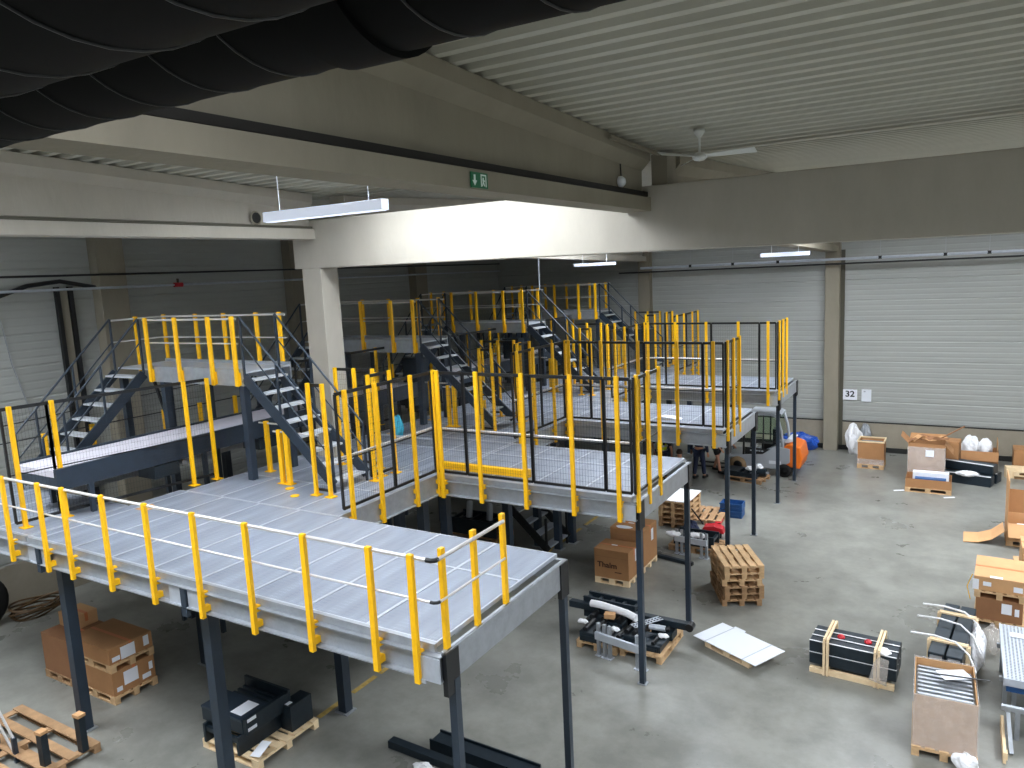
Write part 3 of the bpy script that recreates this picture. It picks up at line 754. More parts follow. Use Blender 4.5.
# hose coil and tyre at the left wall
t = thing('hose_coil', 'coiled brown hose lying at the foot of the left wall', 'hose', (-17.5, 8.05, 0))
for i in range(7):
    rr = .52+.025*(i % 4); zz = .05+.035*i
    MB().tube([((rr-.12)*math.cos(2*PI*j/32)*.8, rr*math.sin(2*PI*j/32)+.02*math.sin(i), zz+.05*math.sin(4*PI*j/32+i)) for j in range(32)], .022, 6, closed=True).build('hose_loop', 'hose', t)
t = thing('cable_drum', 'black round drum standing against the left wall, cut off by the frame', 'drum', (-17.6, 6.88, .62))
MB().lathe([(0, -.12), (.55, -.12), (.62, -.08), (.62, .08), (.55, .12), (0, .12)], (0, 0, 0), 28, 'x').build('drum_body', 'rubber', t)
MB().lathe([(.3, .10), (.33, .16), (.2, .16), (.2, .1)], (0, 0, 0), 24, 'x').build('rim', 'black', t)

# bottom centre beams
t = thing('steel_beam', 'dark square steel beam on the floor at the bottom centre', 'steel profile', (-6.3, 7.85, 0), -.02)
MB().box(-.92, .9, -.07, .07, 0, .12).build('beam_body', 'parts', t, bevel=.005); MB().box(-.925, -.92, -.055, .055, .015, .105).build('end_cap', 'black', t)
t = thing('steel_trough', 'wider dark steel trough beside the square beam at the bottom centre', 'steel profile', (-5.75, 8.15, 0), -.02)
MB().box(-.85, .9, -.14, .14, 0, .02).build('trough_base', 'parts', t); MB().box(-.85, .9, -.14, -.12, .02, .2).build('trough_side', 'parts', t); MB().box(-.85, .9, .12, .14, .02, .2).build('trough_side', 'parts', t); MB().box(-.85, .9, -.12, .12, .14, .16).build('trough_cover', 'parts', t)
crumple('white plastic wrapping beside the dark beams at the bottom centre', -6.42, 7.62, 0, .16, .1, .08, 'foam', 3, 'plastic_wrap', 'plastic')

# parts pallet between the legs, with galvanised stands
def stand(label, x, y, rz, w=.95, h=.55, ht=.72):
    t = thing('steel_stand', label, 'steel frame', (x, y, 0), rz)
    for xx in (-w/2, -w/2+.13, -w/2+.24, w/2-.13, w/2):
        lg = MB().box(xx-.028, xx+.028, -.03, .03, .012, ht).build('leg', 'galv', t)
        MB().box(xx-.05, xx+.05, -.07, .07, 0, .012).build('foot_plate', 'galvl', lg)
    MB().box(-w/2-.03, w/2+.03, -.085, -.032, h-.22, h-.08).build('cross_beam', 'galvl', t, bevel=.004)
    return t
pallet('wooden pallet under the left part of the centre heap of machine parts', -5.62, 12.4, rz=PI/2)
pallet('wooden pallet under the right part of the centre heap of machine parts', -4.78, 12.45, rz=PI/2)
stand('galvanised leg stand in front of the centre heap of machine parts', -5.05, 11.62, -.18, w=.95, ht=.62)
t = thing('steel_beam', 'long dark round ended beam lying across the centre heap of machine parts', 'steel profile', (-5.32, 12.68, .34))
MB().box(-1.25, 1.2, -.07, .07, 0, .13).build('beam_body', 'parts', t, bevel=.01); MB().cyl((1.2, -.08, .065), (1.2, .08, .065), .075, 14).build('end_roller', 'black', t)
t = machine_frame('dark trough lying at the back of the centre heap of machine parts', -5.75, 12.86, .15, 1.1, .3, .42, -.03, plates=0)
t = thing('foam_roll', 'white foam wrapped roll on the centre heap of machine parts', 'roll', (-5.55, 12.45, .52), .0)
MB().tube([(-.5, .1, 0.02), (-.3, .09, .03), (0, .05, .02), (.3, -.02, .02), (.52, -.1, 0)], .07, 10).build('roll_body', 'foam', t)
for i, (x, y, z, w, d, h, m, l) in enumerate(((-5.75, 12.05, PH, .42, .5, .3, 'parts', 'dark motor block at the left front of the centre heap'), (-5.3, 12.1, PH, .3, .5, .24, 'parts', 'dark bracket block in the middle of the centre heap'),
        (-4.75, 12.2, PH, .62, .5, .2, 'parts', 'dark parts tray at the right of the centre heap'),
        (-5.05, 12.35, PH, .3, .7, .3, 'parts', 'upright dark bracket block in the right middle of the centre heap'), (-5.8, 12.42, PH, .5, .3, .34, 'parts', 'dark motor block at the left rear of the centre heap'),
        (-4.6, 12.62, PH, .4, .3, .26, 'parts', 'dark motor block at the right rear of the centre heap'), (-5.45, 12.42, PH, .3, .3, .36, 'parts', 'dark gear block behind the galvanised stand'))):
    t = thing('machine_block', l, 'machine part', (x, y, z))
    MB().box(-w/2, w/2, -d/2, d/2, 0, h*.6).build('housing', m, t, bevel=.012)
    for q in (-.25, .25):
        MB().cyl((q*w, -d*.4, h*.72), (q*w, d*.4, h*.72), h*.16, 12).build('roller', 'black', t)
    MB().box(-w*.4, w*.4, -d/2-.02, -d/2, .03, h*.4).build('flange', m, t)
carton('small carton lying on the left of the centre heap of machine parts', -5.55, 12.3, .45, .2, .14, .09, .2, 'cardl', tape=False)
for x, y, z, l in ((-5.95, 11.95, .42, 'tiny white wrapped packet at the left end of the centre heap'), (-5.3, 11.95, .40, 'tiny pink wrapped packet in the middle of the centre heap'), (-4.45, 12.15, .36, 'clear plastic packet on the right of the centre heap')):
    crumple(l, x, y, z, .1, .06, .06, 'foam', int(x*100) % 97, 'wrapped_packet', 'packet')
t = thing('perforated_strip', 'pale perforated metal strip leaning across the centre heap', 'metal strip', (-4.85, 12.35, .48), 1.0)
b = MB()
for i in range(9): b.box(-.3+.07*i, -.3+.07*i+.02, -.06, .06, 0, .01)
b.box(-.3, .34, -.075, -.055, 0, .01).box(-.3, .34, .055, .075, 0, .01).box(-.3, .34, -.01, .01, 0, .01); b.build('strip_body', 'galvl', t)
t = thing('steel_cylinder', 'short silver cylinder on the right of the centre heap', 'cylinder', (-4.62, 12.4, .40), .1)
MB().cyl((-.18, 0, 0), (.12, 0, 0), .055, 14).build('barrel', 'galvl', t); MB().cyl((.12, 0, 0), (.2, 0, 0), .03, 10).build('shaft', 'black', t)

# two printed cartons
def printed(label, x, y, h, d, w=.82):
    pallet('low wooden base under the '+('front' if y < 15.5 else 'rear')+' printed carton', x, y, rz=0, L=w, D=d, m='woodl', nb=4)
    t = carton(label, x, y, PH, w, d, h, m='card', labels=(('r', .12, h*.72, .14, .28), ('t', -.05, .0, .14, .05)))
    MB().box(-w/2-.002, w/2+.002, -d/2-.003, -d/2, h-.17, h-.165).build('fold_line', 'cardd', t)
    return t
t = printed('brown printed carton on a low base, front one of two, between the platform legs', -6.53, 14.96, .66, .66)
text('Thalm', .17, 'ink', t, (-.10, -.334, .30), (PI/2, 0, 0), sx=1.1)
MB().box(.08, .24, -.334, -.331, .15, .17).build('printed_line', 'ink', t)
t = printed('brown printed carton behind and taller than the other printed one', -6.52, 15.95, .86, .86)
crumple('white sheet lying on the rear printed carton', -6.62, 15.62, PH+.86, .2, .1, .012, 'paper', 5, 'paper_sheet', 'paper', amp=.1)

# stack of pallets with white sheet
for i in range(5):
    pallet('dark worn pallet in the stack under a white sheet, %s' % ['lowest', 'second from the floor', 'middle one', 'second from the top', 'topmost'][i], -6.52, 19.3, i*PH, PI/2+.02*(i % 2), m='wood2' if i < 2 else 'wood', group='pallets under the white sheet')
t = MB().box(-.42, .42, -.58, .6, 0, .02).build('plastic_sheet', 'foam', loc=(-6.52, 19.3, 5*PH+.002)); tag(t, 'white sheet covering the far stack of pallets', 'sheet')
# front stack of pallets
for i in range(6):
    pallet('wooden pallet in the free standing stack, %s' % ['lowest', 'second from the floor', 'third from the floor', 'third from the top', 'second from the top', 'topmost'][i], -3.98+.015*((i*7) % 3), 15.3, i*PH, PI/2+math.radians(29)+.03*((i*5) % 3-1), m='wood' if i > 2 else 'wood2', group='pallets in the free standing stack')
# white plate on pallet
pallet('low pallet under the white sheet metal panel', -3.32, 12.88, 0, -math.radians(26), L=1.0, D=.6, m='woodl', nb=4)
t = thing('sheet_metal', 'white sheet metal panel lying tilted on a low pallet', 'panel', (-3.31, 12.89, .155), -math.radians(25.5))
MB().box(-.70, .70, -.40, .40, 0, .014).build('panel_body', 'white', t, bevel=.003); MB().box(-.43, -.41, -.40, .40, .0145, .018).build('strap', 'galvl', t); MB().box(.41, .43, -.40, .40, .0145, .018).build('strap', 'galvl', t)
MB().box(-.44, -.2, .40, .46, 0, .014).build('panel_tab', 'white', t)

# second parts group with red jack and blue crate
stand('galvanised leg stand in front of the rear heap of machine parts', -5.46, 16.98, -.1, w=.76, ht=.62)
t = thing('steel_beam', 'dark steel beam on the floor right of the rear printed carton', 'steel profile', (-5.75, 16.5, 0), -.2)
MB().box(-.5, .5, -.05, .05, 0, .08).build('beam_body', 'parts', t, bevel=.005); MB().box(.5, .51, -.045, .045, .005, .075).build('end_cap', 'black', t)
t = machine_frame('dark conveyor section in the rear heap of machine parts', -5.5, 17.5, .12, 1.0, .5, .3, 0, plates=0)
pallet('wooden pallet under the rear heap of machine parts', -5.5, 17.55, -.03+.03, 0, m='wood2')
for x, y, l in ((-5.9, 17.0, 'white foam bundle at the left of the rear heap'), (-5.35, 17.1, 'white foam bundle in the middle of the rear heap')):
    crumple(l, x, y, .43, .2, .1, .1, 'foam', int(-x*10), 'foam_bundle', 'foam')
t = thing('pallet_jack', 'red hand pallet jack behind the rear heap of machine parts', 'pallet jack', (-5.38, 18.5, 0), .1)
MB().prism([(-.3, .12), (.3, .12), (.26, .26), (.05, .32), (-.2, .28)], -.14, .14).build('pump_housing', 'red', t, bevel=.02)
for y in (-.2, .2): MB().bar((-.0, y+.0, .1), (-.0+.0, y+.9, .1), .16, .05).build('fork', 'red', t)
MB().tube([(-.25, 0, .3), (-.42, -.12, .6), (-.5, -.2, .75)], .018).build('handle', 'black', t)
for x in (-.2, .2): MB().cyl((x-.03, -.1, .08), (x+.03, -.1, .08), .08, 14).build('wheel', 'rubber', t)
pallet('worn pallet with slats behind the red pallet jack', -5.85, 19.85, 0, PI/2+.1, m='wood2', nb=4)
for (y, z, l) in ((20.3, 0, 'dark blue plastic crate behind the platform leg, lower one'), (20.34, .2, 'blue plastic crate behind the platform leg, upper one')):
    t = thing('plastic_crate', l, 'crate', (-5.36, y, z), .05)
    MB().box(-.3, .3, -.22, -.2, 0, .18).box(-.3, .3, .2, .22, 0, .18).box(-.3, -.28, -.2, .2, 0, .18).box(.28, .3, -.2, .2, 0, .18).box(-.28, .28, -.2, .2, 0, .02).build('crate_body', 'blue', t)
    MB().box(-.31, .31, -.24, -.22, .15, .19).build('crate_rim', 'blue', t); MB().box(-.22, .22, -.23, -.22, .05, .08).build('crate_rib', 'blue', t)
crumple('dark purple cloth heap at the left of the red pallet jack', -5.85, 18.15, 0, .2, .2, .36, 'workblue', 17, 'cloth_heap', 'cloth')

# pallet of parts near the forklift
pallet('dark pallet under the machine parts in front of the forklift', -5.85, 24.0, 0, -.15, m='wood2')
t = machine_frame('dark machine section on the pallet in front of the forklift', -5.95, 23.98, PH, 1.1, .6, .16, -.15, plates=1)
crumple('white foam lump on the parts in front of the forklift, left one', -5.75, 23.9, .33, .12, .1, .11, 'foam', 22, 'foam_bundle', 'foam')
crumple('white foam lump on the parts in front of the forklift, right one', -5.5, 24.05, .30, .13, .1, .18, 'foam', 23, 'foam_bundle', 'foam')
t = thing('conveyor_motor', 'dark motor at the right end of the parts in front of the forklift', 'motor', (-5.4, 23.95, PH))
MB().cyl((-.12, 0, .14), (.16, 0, .14), .12, 16).build('motor_body', 'parts', t); MB().cyl((.16, 0, .14), (.24, 0, .14), .04, 10).build('shaft', 'galv', t)

# slatted crate of dark profiles on the right
def slat_crate(label, x, y, L, D, h, rz=0., n=4, rows=2, wrap=True, name='profile_crate'):
    t = thing(name, label, 'crate', (x, y, 0), rz)
    for yy in (-D/2+.04, D/2-.04): MB().box(-L/2, L/2, yy-.04, yy+.04, 0, .09).build('skid', 'woodl', t)
    for xx in (-L*.30, L*.30):
        for yy in (-D/2-.0, D/2+.0):
            MB().box(xx-.045, xx-.008, yy-.03, yy+.03, 0, h).build('upright', 'woodl', t); MB().box(xx+.008, xx+.045, yy-.03, yy+.03, 0, h).build('upright', 'woodl', t)
        MB().box(xx-.045, xx+.045, -D/2+.03, D/2-.03, .09, .12).build('cross_bar', 'woodl', t); MB().box(xx-.045, xx-.008, -D/2, D/2, h, h+.03).build('cross_bar', 'woodl', t)
        MB().box(xx+.008, xx+.045, -D/2, D/2, h, h+.03).build('cross_bar', 'woodl', t)
    return t
def profiles(label_fmt, x, y, z0, L, D, n, rows, ph, rz, group, name='steel_profile'):
    c_, s_ = math.cos(rz), math.sin(rz); first = None; pw = D/n
    pos = ['front', 'second', 'third', 'fourth', 'fifth', 'rear']
    for r_ in range(rows):
        for i in range(n):
            ly = -D/2+pw*(i+.5); lab = label_fmt % ((['lower', 'upper', 'top'][r_]), pos[i] if i < n-1 else 'rear')
            loc = (x-s_*ly, y+c_*ly, z0+r_*(ph+.012))
            if first is None:
                first = thing(name, lab, 'steel profile', loc, rz, group)
                MB().box(-L/2, L/2, -pw/2+.012, pw/2-.012, 0, ph).build('profile_body', 'parts', first, bevel=.012)
                if name == 'steel_profile': MB().box(-L/2, L/2, -pw/2+.012, -pw/2+.035, ph, ph+.008).build('foam_strip', 'foam', first)
                MB().box(-L/2-.006, -L/2, -pw/2+.04, pw/2-.04, .04, ph-.04).build('end_cap', 'galv', first)
                KIDS[first.name] = [c for c in COL.objects if c.parent == first]
            else: dup(first, loc=loc, rz=rz, label=lab)
slat_crate('slatted pine crate holding dark profiles, free standing on the right of the floor', -1.4, 13.1, 1.3, .78, .62, -.05)
profiles('dark steel profile in the free standing slatted crate, %s layer, %s one', -1.4, 13.1, .125, 1.34, .66, 3, 2, .2, -.05, 'profiles in the free standing crate')
crumple('white plastic wrap around the right uprights of the free standing crate', -.96, 12.86, .53, .12, .13, .06, 'foam', 31, 'plastic_wrap', 'plastic')
t = MB().prism([(-.16, .1), (.1, .05), (.13, .5), (-.02, .53), (-.1, .4)], -.006, 0, 'y').build('plastic_wrap', 'film', loc=(-.98, 12.655, .03), rz=-.05); tag(t, 'clear plastic sheet hanging down the front of the free standing crate', 'plastic')
for x, l in ((-1.62, 'red cap lying on the left of the free standing crate'), (-1.2, 'red cap lying in the middle of the free standing crate')):
    t = MB().lathe([(0, .05), (.04, .045), (.06, .02), (.06, 0)], (0, 0, 0), 14).build('end_cap', 'red', loc=(x, 13.1, .55)); tag(t, l, 'cap')

# shrink wrapped carton, lower right
pallet('pallet under the shrink wrapped carton at the lower right', -.06, 11.68, 0, PI/2+.04)
t = open_box('large open carton in shrink film at the lower right', -.06, 11.68, PH, .76, 1.12, .76, .04, 'cardl', flaps=(0, 0, 0, 0), name='shrink_wrapped_carton')
b = MB()
for z0, z1 in ((-.06, .78),):
    for (x0, x1, y0, y1) in ((-.395, .395, -.575, -.565), (-.395, .395, .565, .575), (-.395, -.385, -.575, .575), (.385, .395, -.575, .575)): b.box(x0, x1, y0, y1, z0, z1)
b.build('film_band', 'film', t)
MB().box(-.36, .36, -.53, .53, .012, .64).build('packed_goods', 'goods', t)
for i in range(9): MB().bar((-.34, -.46+.115*i, .66), (.34, -.46+.115*i, .66), .05, .04).build('packed_bar', 'galv', t)
t2 = thing('paper_sheet', 'white sheet lying on the open shrink wrapped carton', 'paper', (.05, 11.85, PH+.78), .5)
MB().box(-.2, .2, -.13, .13, 0, .004).build('sheet', 'paper', t2); MB().bar((-.45, .1, .01), (.4, -.2, .01), .03, .008).build('strap', 'black', t2)
crumple('white plastic bunch at the foot of the shrink wrapped carton', .22, 11.0, 0, .16, .1, .2, 'foam', 41, 'plastic_wrap', 'plastic')

# long crate with dark panels behind it
slat_crate('slatted pine crate with dark panels and torn white wrap, behind the shrink wrapped carton', .02, 13.85, 1.9, .55, .72, PI/2-.10)
profiles('dark steel panel in the crate behind the shrink wrapped carton, %s layer, %s one', .02, 13.85, .125, 2.05, .5, 2, 3, .19, PI/2-.10, 'dark panels in the long crate', 'steel_bundle')
b = MB()
for y, zt in ((-.62, .79), (.05, .80), (.62, .79)):
    b.tube([(-.55, y+.05, zt-.02), (-.2, y+.02, zt+.02), (.1, y-.02, zt), (.3, y-.12, zt-.12), (.42, y-.3, zt-.3)], .016, 6)
o = b.build('plastic_wrap', 'foam', loc=(.02, 13.85, 0), rz=-.10); tag(o, 'torn white foam strips lying across the long crate of dark panels', 'plastic', kind='stuff')
crumple('white foam lump on the right side of the long crate', .36, 14.1, .0, .14, .4, .55, 'foam', 43, 'foam_bundle', 'foam')

# stacked flat cartons at the right
pallet('pallet under the lower carton of the right hand pair with orange tape', .76, 16.35, 0, PI/2-.05)
carton('lower brown carton of the right hand pair with orange tape', .76, 16.35, PH, .74, 1.15, .42, -.05, 'cardd', labels=(('f', .12, .26, .16, .2), ('f', .28, .22, .07, .14)))
pallet('pallet between the two right hand cartons with orange tape', .76, 16.35, PH+.42, PI/2-.05)
t = carton('upper brown carton of the right hand pair with orange tape', .74, 16.35, 2*PH+.42, .78, 1.15, .26, -.05, 'cardl', labels=(('f', -.18, .13, .13, .08), ('f', .3, .1, .14, .1), ('t', -.04, -.53, .2, .09), ('f', -.36, .1, .1, .2)))
MB().tube([(-.42, -.5, .25), (-.5, -.5, .0), (-.44, -.5, -.25)], .008, 5).build('strap', 'yellow', t)

# perforated galvanised panels at the right edge
t = thing('steel_grid', 'stack of pale perforated steel panels at the right edge of the photo', 'metal panel', (1.12, 13.4, .72), 0)
b = MB()
for i in range(17): b.box(-.42+.05*i, -.42+.05*i+.024, -.95, .95, 0, .006)
for j in range(39): b.box(-.42, .42, -.95+.05*j-.013, -.95+.05*j+.013, .001, .005)
b.build('perforated_face', 'galvl', t); MB().box(-.44, -.42, -.97, .97, -.1, .014).build('panel_edge', 'galvl', t); MB().box(-.42, .42, -.97, -.95, -.1, .014).build('panel_edge', 'galvl', t)
MB().box(-.1, .25, -.3, -.08, .0125, .02).build('paper_label', 'paper', t); MB().box(-.3, -.08, .5, .66, .0125, .02).build('paper_label', 'paper', t)
MB().box(-.40, .42, -.9, .9, -.22, -.12).build('panel_pack', 'blue', t); MB().box(-.41, .42, -.94, .94, -.11, -.03).build('panel_pack', 'parts', t)
t = thing('steel_rack', 'grey green steel legs standing under the perforated panels at the right edge', 'steel frame', (1.05, 12.6, 0))
for x in (-.32, -.2, .0, .2):
    for y in (-.5, .35, 1.5): MB().box(x-.03, x+.03, y-.035, y+.035, 0, .48).build('leg', 'galv', t)
for y in (-.5, .35, 1.5): MB().box(-.4, .45, y-.03, y+.03, .42, .49).build('cross_beam', 'galv', t)
for x in (-.32, .2): MB().bar((x, -.5, .4), (x+.04, -.95, .02), .05, .05).build('brace', 'galv', t)
crumple('crumpled clear plastic between the long crate and the perforated panels', .62, 14.9, 0, .16, .4, .3, 'film', 51, 'plastic_wrap', 'plastic')
t = thing('wooden_plank', 'pale plank on edge below the perforated panels', 'plank', (.68, 11.9, 0), PI/2); MB().box(-.5, .5, -.02, .02, 0, .16).build('plank_body', 'woodl', t, bevel=.004); MB().box(-.4, -.3, -.04, -.02, 0, .1).build('cleat', 'woodl', t)

# open cartons further back at the right
pallet('pallet under the big opened carton at the right edge', 1.62, 20.95, 0, 0, m='wood')
t = open_box('big opened carton with raised flaps on a pallet at the right edge', 1.67, 21.0, PH, 1.25, .95, .42, 0, 'cardl', flaps=(.35, 0, 0, .2), ang=(-.9, 0, 0, .8))
MB().box(-.64, -.62, -.5, .6, -.1, 1.45).build('raised_side', 'cardl', t); MB().add([(-.62, .5, .4), (.66, .5, .4), (.66, .58, .95), (-.6, .56, .98), (-.62, .52, .4), (.66, .52, .4), (.66, .60, .95), (-.6, .58, .98)], [(0, 1, 2, 3), (7, 6, 5, 4), (0, 4, 5, 1), (1, 5, 6, 2), (2, 6, 7, 3), (3, 7, 4, 0)]).build('box_flap', 'card', t)
MB().box(-.4, .5, -.35, .3, .012, .2).build('packing_paper', 'paper', t)
t = thing('cardboard_sheet', 'bent cardboard sheet leaning on the floor beside the big opened carton', 'cardboard', (.62, 20.75, 0)); b = MB()
pr_ = [(-.46, .0), (-.15, .03), (.12, .14), (.36, .36)]
b.prism([(u_, v_+.012) for u_, v_ in pr_]+[(u_, v_) for u_, v_ in reversed(pr_)], -.3, .45); b.build('sheet', 'cardl', t)
carton('brown carton cut off by the right edge, between the two carton piles', 1.52, 18.9, PH, .6, .8, .55, 0, 'cardl'); pallet('pallet under the carton cut off by the right edge', 1.52, 18.9, 0, PI/2)

# row along the far wall
pallet('pallet under the slim open carton near column by the far wall', -2.5, 27.0, 0, 0, L=.8, D=.8)
t = open_box('slim open wooden framed carton on a pallet by the far wall', -2.5, 27.0, PH, .78, .75, .74, 0, 'card', flaps=(0, 0, 0, 0), name='framed_carton')
b = MB().box(-.41, .41, -.39, -.35, .74, .78).box(-.41, .41, .35, .39, .74, .78).box(-.41, -.37, -.35, .35, .74, .78).box(.37, .41, -.35, .35, .74, .78); b.build('wooden_frame', 'woodl', t)
MB().box(-.34, .3, -.3, .33, .012, .66).build('packed_goods', 'goods', t); MB().box(-.4, .4, -.385, -.376, -.08, .18).build('film_band', 'film', t)
crumple('large white refuse bag standing by the column under the number sign', -3.22, 28.5, 0, .26, .22, .82, 'foam', 61, amp=.3)
crumple('grey green refuse bag leaning behind the white one', -2.9, 28.85, 0, .2, .16, .8, 'galv', 62)
pallet('pallet under the tall shrink wrapped carton near the far wall', -.85, 25.75, 0, 0, L=1.0, D=.8)
t = open_box('tall shrink wrapped carton near the far wall, heaped with torn cardboard', -.85, 25.75, PH, .98, .78, 1.1, 0, 'card', flaps=(0, .25, .3, .35), ang=(0, .5, .8, -.9), name='shrink_wrapped_carton')
b = MB()
for (x0, x1, y0, y1) in ((-.505, .505, -.405, -.395), (-.505, .505, .395, .405), (-.505, -.495, -.405, .405), (.495, .505, -.405, .405)): b.box(x0, x1, y0, y1, .0, 1.0)
b.build('film_band', 'film', t); MB().box(-.02, .2, -.412, -.406, .72, .92).build('paper_label', 'paper', t)
rn = random.Random(5)
for i in range(7):
    t = thing('cardboard_scrap', 'torn cardboard scrap on the tall shrink wrapped carton, %s' % ['pointing left', 'lying flat', 'standing at the back', 'folded in the middle', 'at the right edge', 'drooping over the front', 'topmost piece'][i], 'cardboard', (-1.15+.11*i, 25.6+.07*(i % 3), 1.26+.02*i), rn.uniform(-1, 1))
    a = .22+.04*(i % 3); q = rn.uniform(-.12, .12); MB().prism([(-a, 0), (0, .05+q), (a, .02), (a, .03), (0, .06+q), (-a, .01)], -.12, .12).build('scrap', 'cardl' if i % 2 else 'cardd', t)
t = MB().bar((-.6, 25.7, 1.3), (.12, 25.75, 1.78), .06, .03).build('wooden_lath', 'cardd'); tag(t, 'brown lath sticking up out of the carton of torn cardboard', 'lath')
carton('brown carton half hidden right behind the tall shrink wrapped one', -.28, 26.75, 0, .6, .6, 1.12, -.1, 'card', tape=False)
pallet('pallet under the low tray carton in front of the tall wrapped one', -.75, 24.75, 0, 0)
t = open_box('low tray carton with white and blue goods in front of the tall wrapped one', -.75, 24.75, PH, 1.18, .78, .26, 0, 'card', flaps=(0, 0, 0, 0), name='tray_carton')
MB().box(-.42, .52, .05, .3, .012, .36).build('white_goods', 'foam', t); MB().box(-.35, .45, -.2, .02, .012, .24).build('blue_goods', 'blue', t)
for x, y, l in ((-.2, 24.1, 'scrap of white paper on the floor right of the tray carton'), (-1.5, 24.35, 'scrap of white paper on the floor left of the tray carton')):
    t = MB().prism([(-.14, 0), (.14, .02), (.14, .026), (-.14, .006)], -.04, .04).build('paper_scrap', 'paper', loc=(x, y, .002), rz=.3); tag(t, l, 'paper')
def trough(label, x, y, z, L, D, h, rz, foam=True):
    t = thing('steel_trough', label, 'steel profile', (x, y, z), rz)
    MB().box(-L/2, L/2, -D/2, D/2, 0, h).build('trough_body', 'parts', t, bevel=.012)
    MB().box(-L/2, L/2, -D/2, -D/2+.05, h+.001, h+.02).build('foam_strip', 'foam', t)
    MB().box(L/2, L/2+.01, -D/2+.04, D/2-.04, .05, h-.05).build('end_cap', 'navy', t)
    return t
trough('dark trough with a white edge on top of the bundle near the far wall', .22, 26.3, .32, 1.55, .42, .26, -.35)
trough('dark trough at the bottom front of the bundle near the far wall', .2, 25.95, 0, 1.4, .4, .3, -.25)
trough('dark trough at the bottom rear of the bundle near the far wall', .4, 26.5, 0, 1.4, .4, .3, -.35)
crumple('white foam piece on the front of the bundle of dark troughs', .25, 25.72, .25, .3, .08, .14, 'foam', 71, 'foam_bundle', 'foam')
t = open_box('wide open carton with white plastic bags by the far wall', .45, 28.0, .1, 1.25, .7, .5, 0, 'card', flaps=(.3, 0, 0, 0), ang=(-1.2, 0, 0, 0)); MB().box(.585, .6, -.35, .36, -.1, .85).build('raised_side', 'cardl', t)
tag(MB().box(-.5, .5, -.3, .3, 0, .099).build('low_pallet', 'wood2', loc=(.5, 28.0, 0)), 'low wooden base under the wide open carton by the far wall', 'base')
crumple('white plastic bag in the wide open carton, left one', .3, 28.0, .35, .25, .22, .52, 'foam', 72)
crumple('white plastic bag in the wide open carton, right one', .72, 28.05, .35, .22, .2, .46, 'foam', 73)
pallet('pale pallet at the right edge in front of the last carton by the far wall', 1.85, 27.2, .1, 0, m='woodl', L=.8, D=.8); tag(MB().box(-.38, .38, -.35, .35, 0, .099).build('low_pallet', 'wood2', loc=(1.85, 27.2, 0)), 'dark base below the pale pallet at the right edge', 'base')
carton('brown carton at the right edge by the far wall', 1.85, 28.15, 0, .75, .7, .70, 0, 'card', tape=False)
carton('small pale carton behind the right end of the dark troughs', 1.35, 27.0, 0, .22, .25, .35, .2, 'woodl', tape=False)

# blue sheet bundle by the column
crumple('bright blue plastic sheet bundle on the floor left of the numbered bay column', -5.05, 28.55, 0, .62, .32, .5, 'bluebag', 81, 'plastic_sheet_bundle', 'plastic')

# ------------------------------------------------------------------ forklift
t = thing('forklift', 'silver and orange forklift truck with a glazed cab behind the platform legs', 'forklift', (-5.45, 25.2, 0)); o = Vector((-5.3, 25.2, 0)); y0, y1 = 24.62, 25.78
b = MB(o).prism([(-5.9, .26), (-4.9, .24), (-4.5, .5), (-4.5, .95), (-4.95, 1.02), (-5.5, .72), (-5.95, .66), (-6.5, .62), (-6.5, .52), (-5.95, .5)], y0, y1); b.build('chassis', 'silver', t, bevel=.03)
MB(o).prism([(-5.92, .68), (-5.35, .72), (-5.1, .9), (-5.92, .92)], y0-.012, y0-.001).build('side_panel', 'black', t)
MB(o).box(-5.15, -4.78, y0-.016, y0-.002, .42, .52).build('nameplate', 'white', t)
for i in range(5): MB(o).box(-5.75+.09*i, -5.69+.09*i, y0-.018, y0-.0125, .80, .84).build('letter_mark', 'galvl', t)
MB(o).prism([(-4.85, .36), (-4.2, .30), (-4.12, .62), (-4.2, 1.02), (-4.5, 1.12), (-4.72, 1.0), (-4.9, .6)], y0+.02, y1-.02).build('counterweight', 'orange', t, bevel=.05)
MB(o).prism([(-4.75, 1.06), (-4.45, 1.14), (-4.42, 1.24), (-4.62, 1.24)], y0+.2, y1-.2).build('bonnet', 'white', t, bevel=.02)
for yy in (y0+.05, y1-.05):
    MB(o).tube([(-5.98, yy, .62), (-5.96, yy, 1.3), (-5.8, yy, 1.98), (-5.5, yy, 2.04)], .035).build('cab_pillar', 'black', t)
    MB(o).tube([(-5.35, yy, .75), (-5.33, yy, 2.02)], .025).build('cab_pillar', 'black', t)
    MB(o).tube([(-4.72, yy, .9), (-4.78, yy, 1.5), (-4.9, yy, 1.95), (-5.1, yy, 2.04)], .045).build('cab_pillar', 'silver', t)
    MB(o).tube([(-5.93, yy, 1.15), (-4.80, yy, 1.15)], .02).build('cab_bar', 'black', t)
    MB(o).prism([(-5.92, 1.17), (-5.36, 1.17), (-5.36, 1.96), (-5.80, 1.94)], yy-.004, yy+.004).build('window_pane', 'glass', t)
    MB(o).prism([(-5.33, 1.17), (-4.82, 1.17), (-4.9, 1.85), (-5.1, 1.96), (-5.33, 1.96)], yy-.004, yy+.004).build('window_pane', 'glass', t)
MB(o).prism([(-5.85, 2.0), (-5.0, 2.0), (-4.85, 1.94), (-4.85, 2.0), (-5.0, 2.07), (-5.85, 2.07)], y0-.0, y1+.0).build('roof', 'silver', t, bevel=.015)
MB(o).box(-5.45, -5.05, y0+.3, y1-.3, .75, 1.0).box(-5.1, -4.98, y0+.3, y1-.3, 1.0, 1.5).build('seat', 'black', t)
MB(o).lathe([(.16, -.012), (.18, 0), (.16, .012)], (-5.62, 25.1, 1.12), 18, 'z').build('steering_wheel', 'black', t)
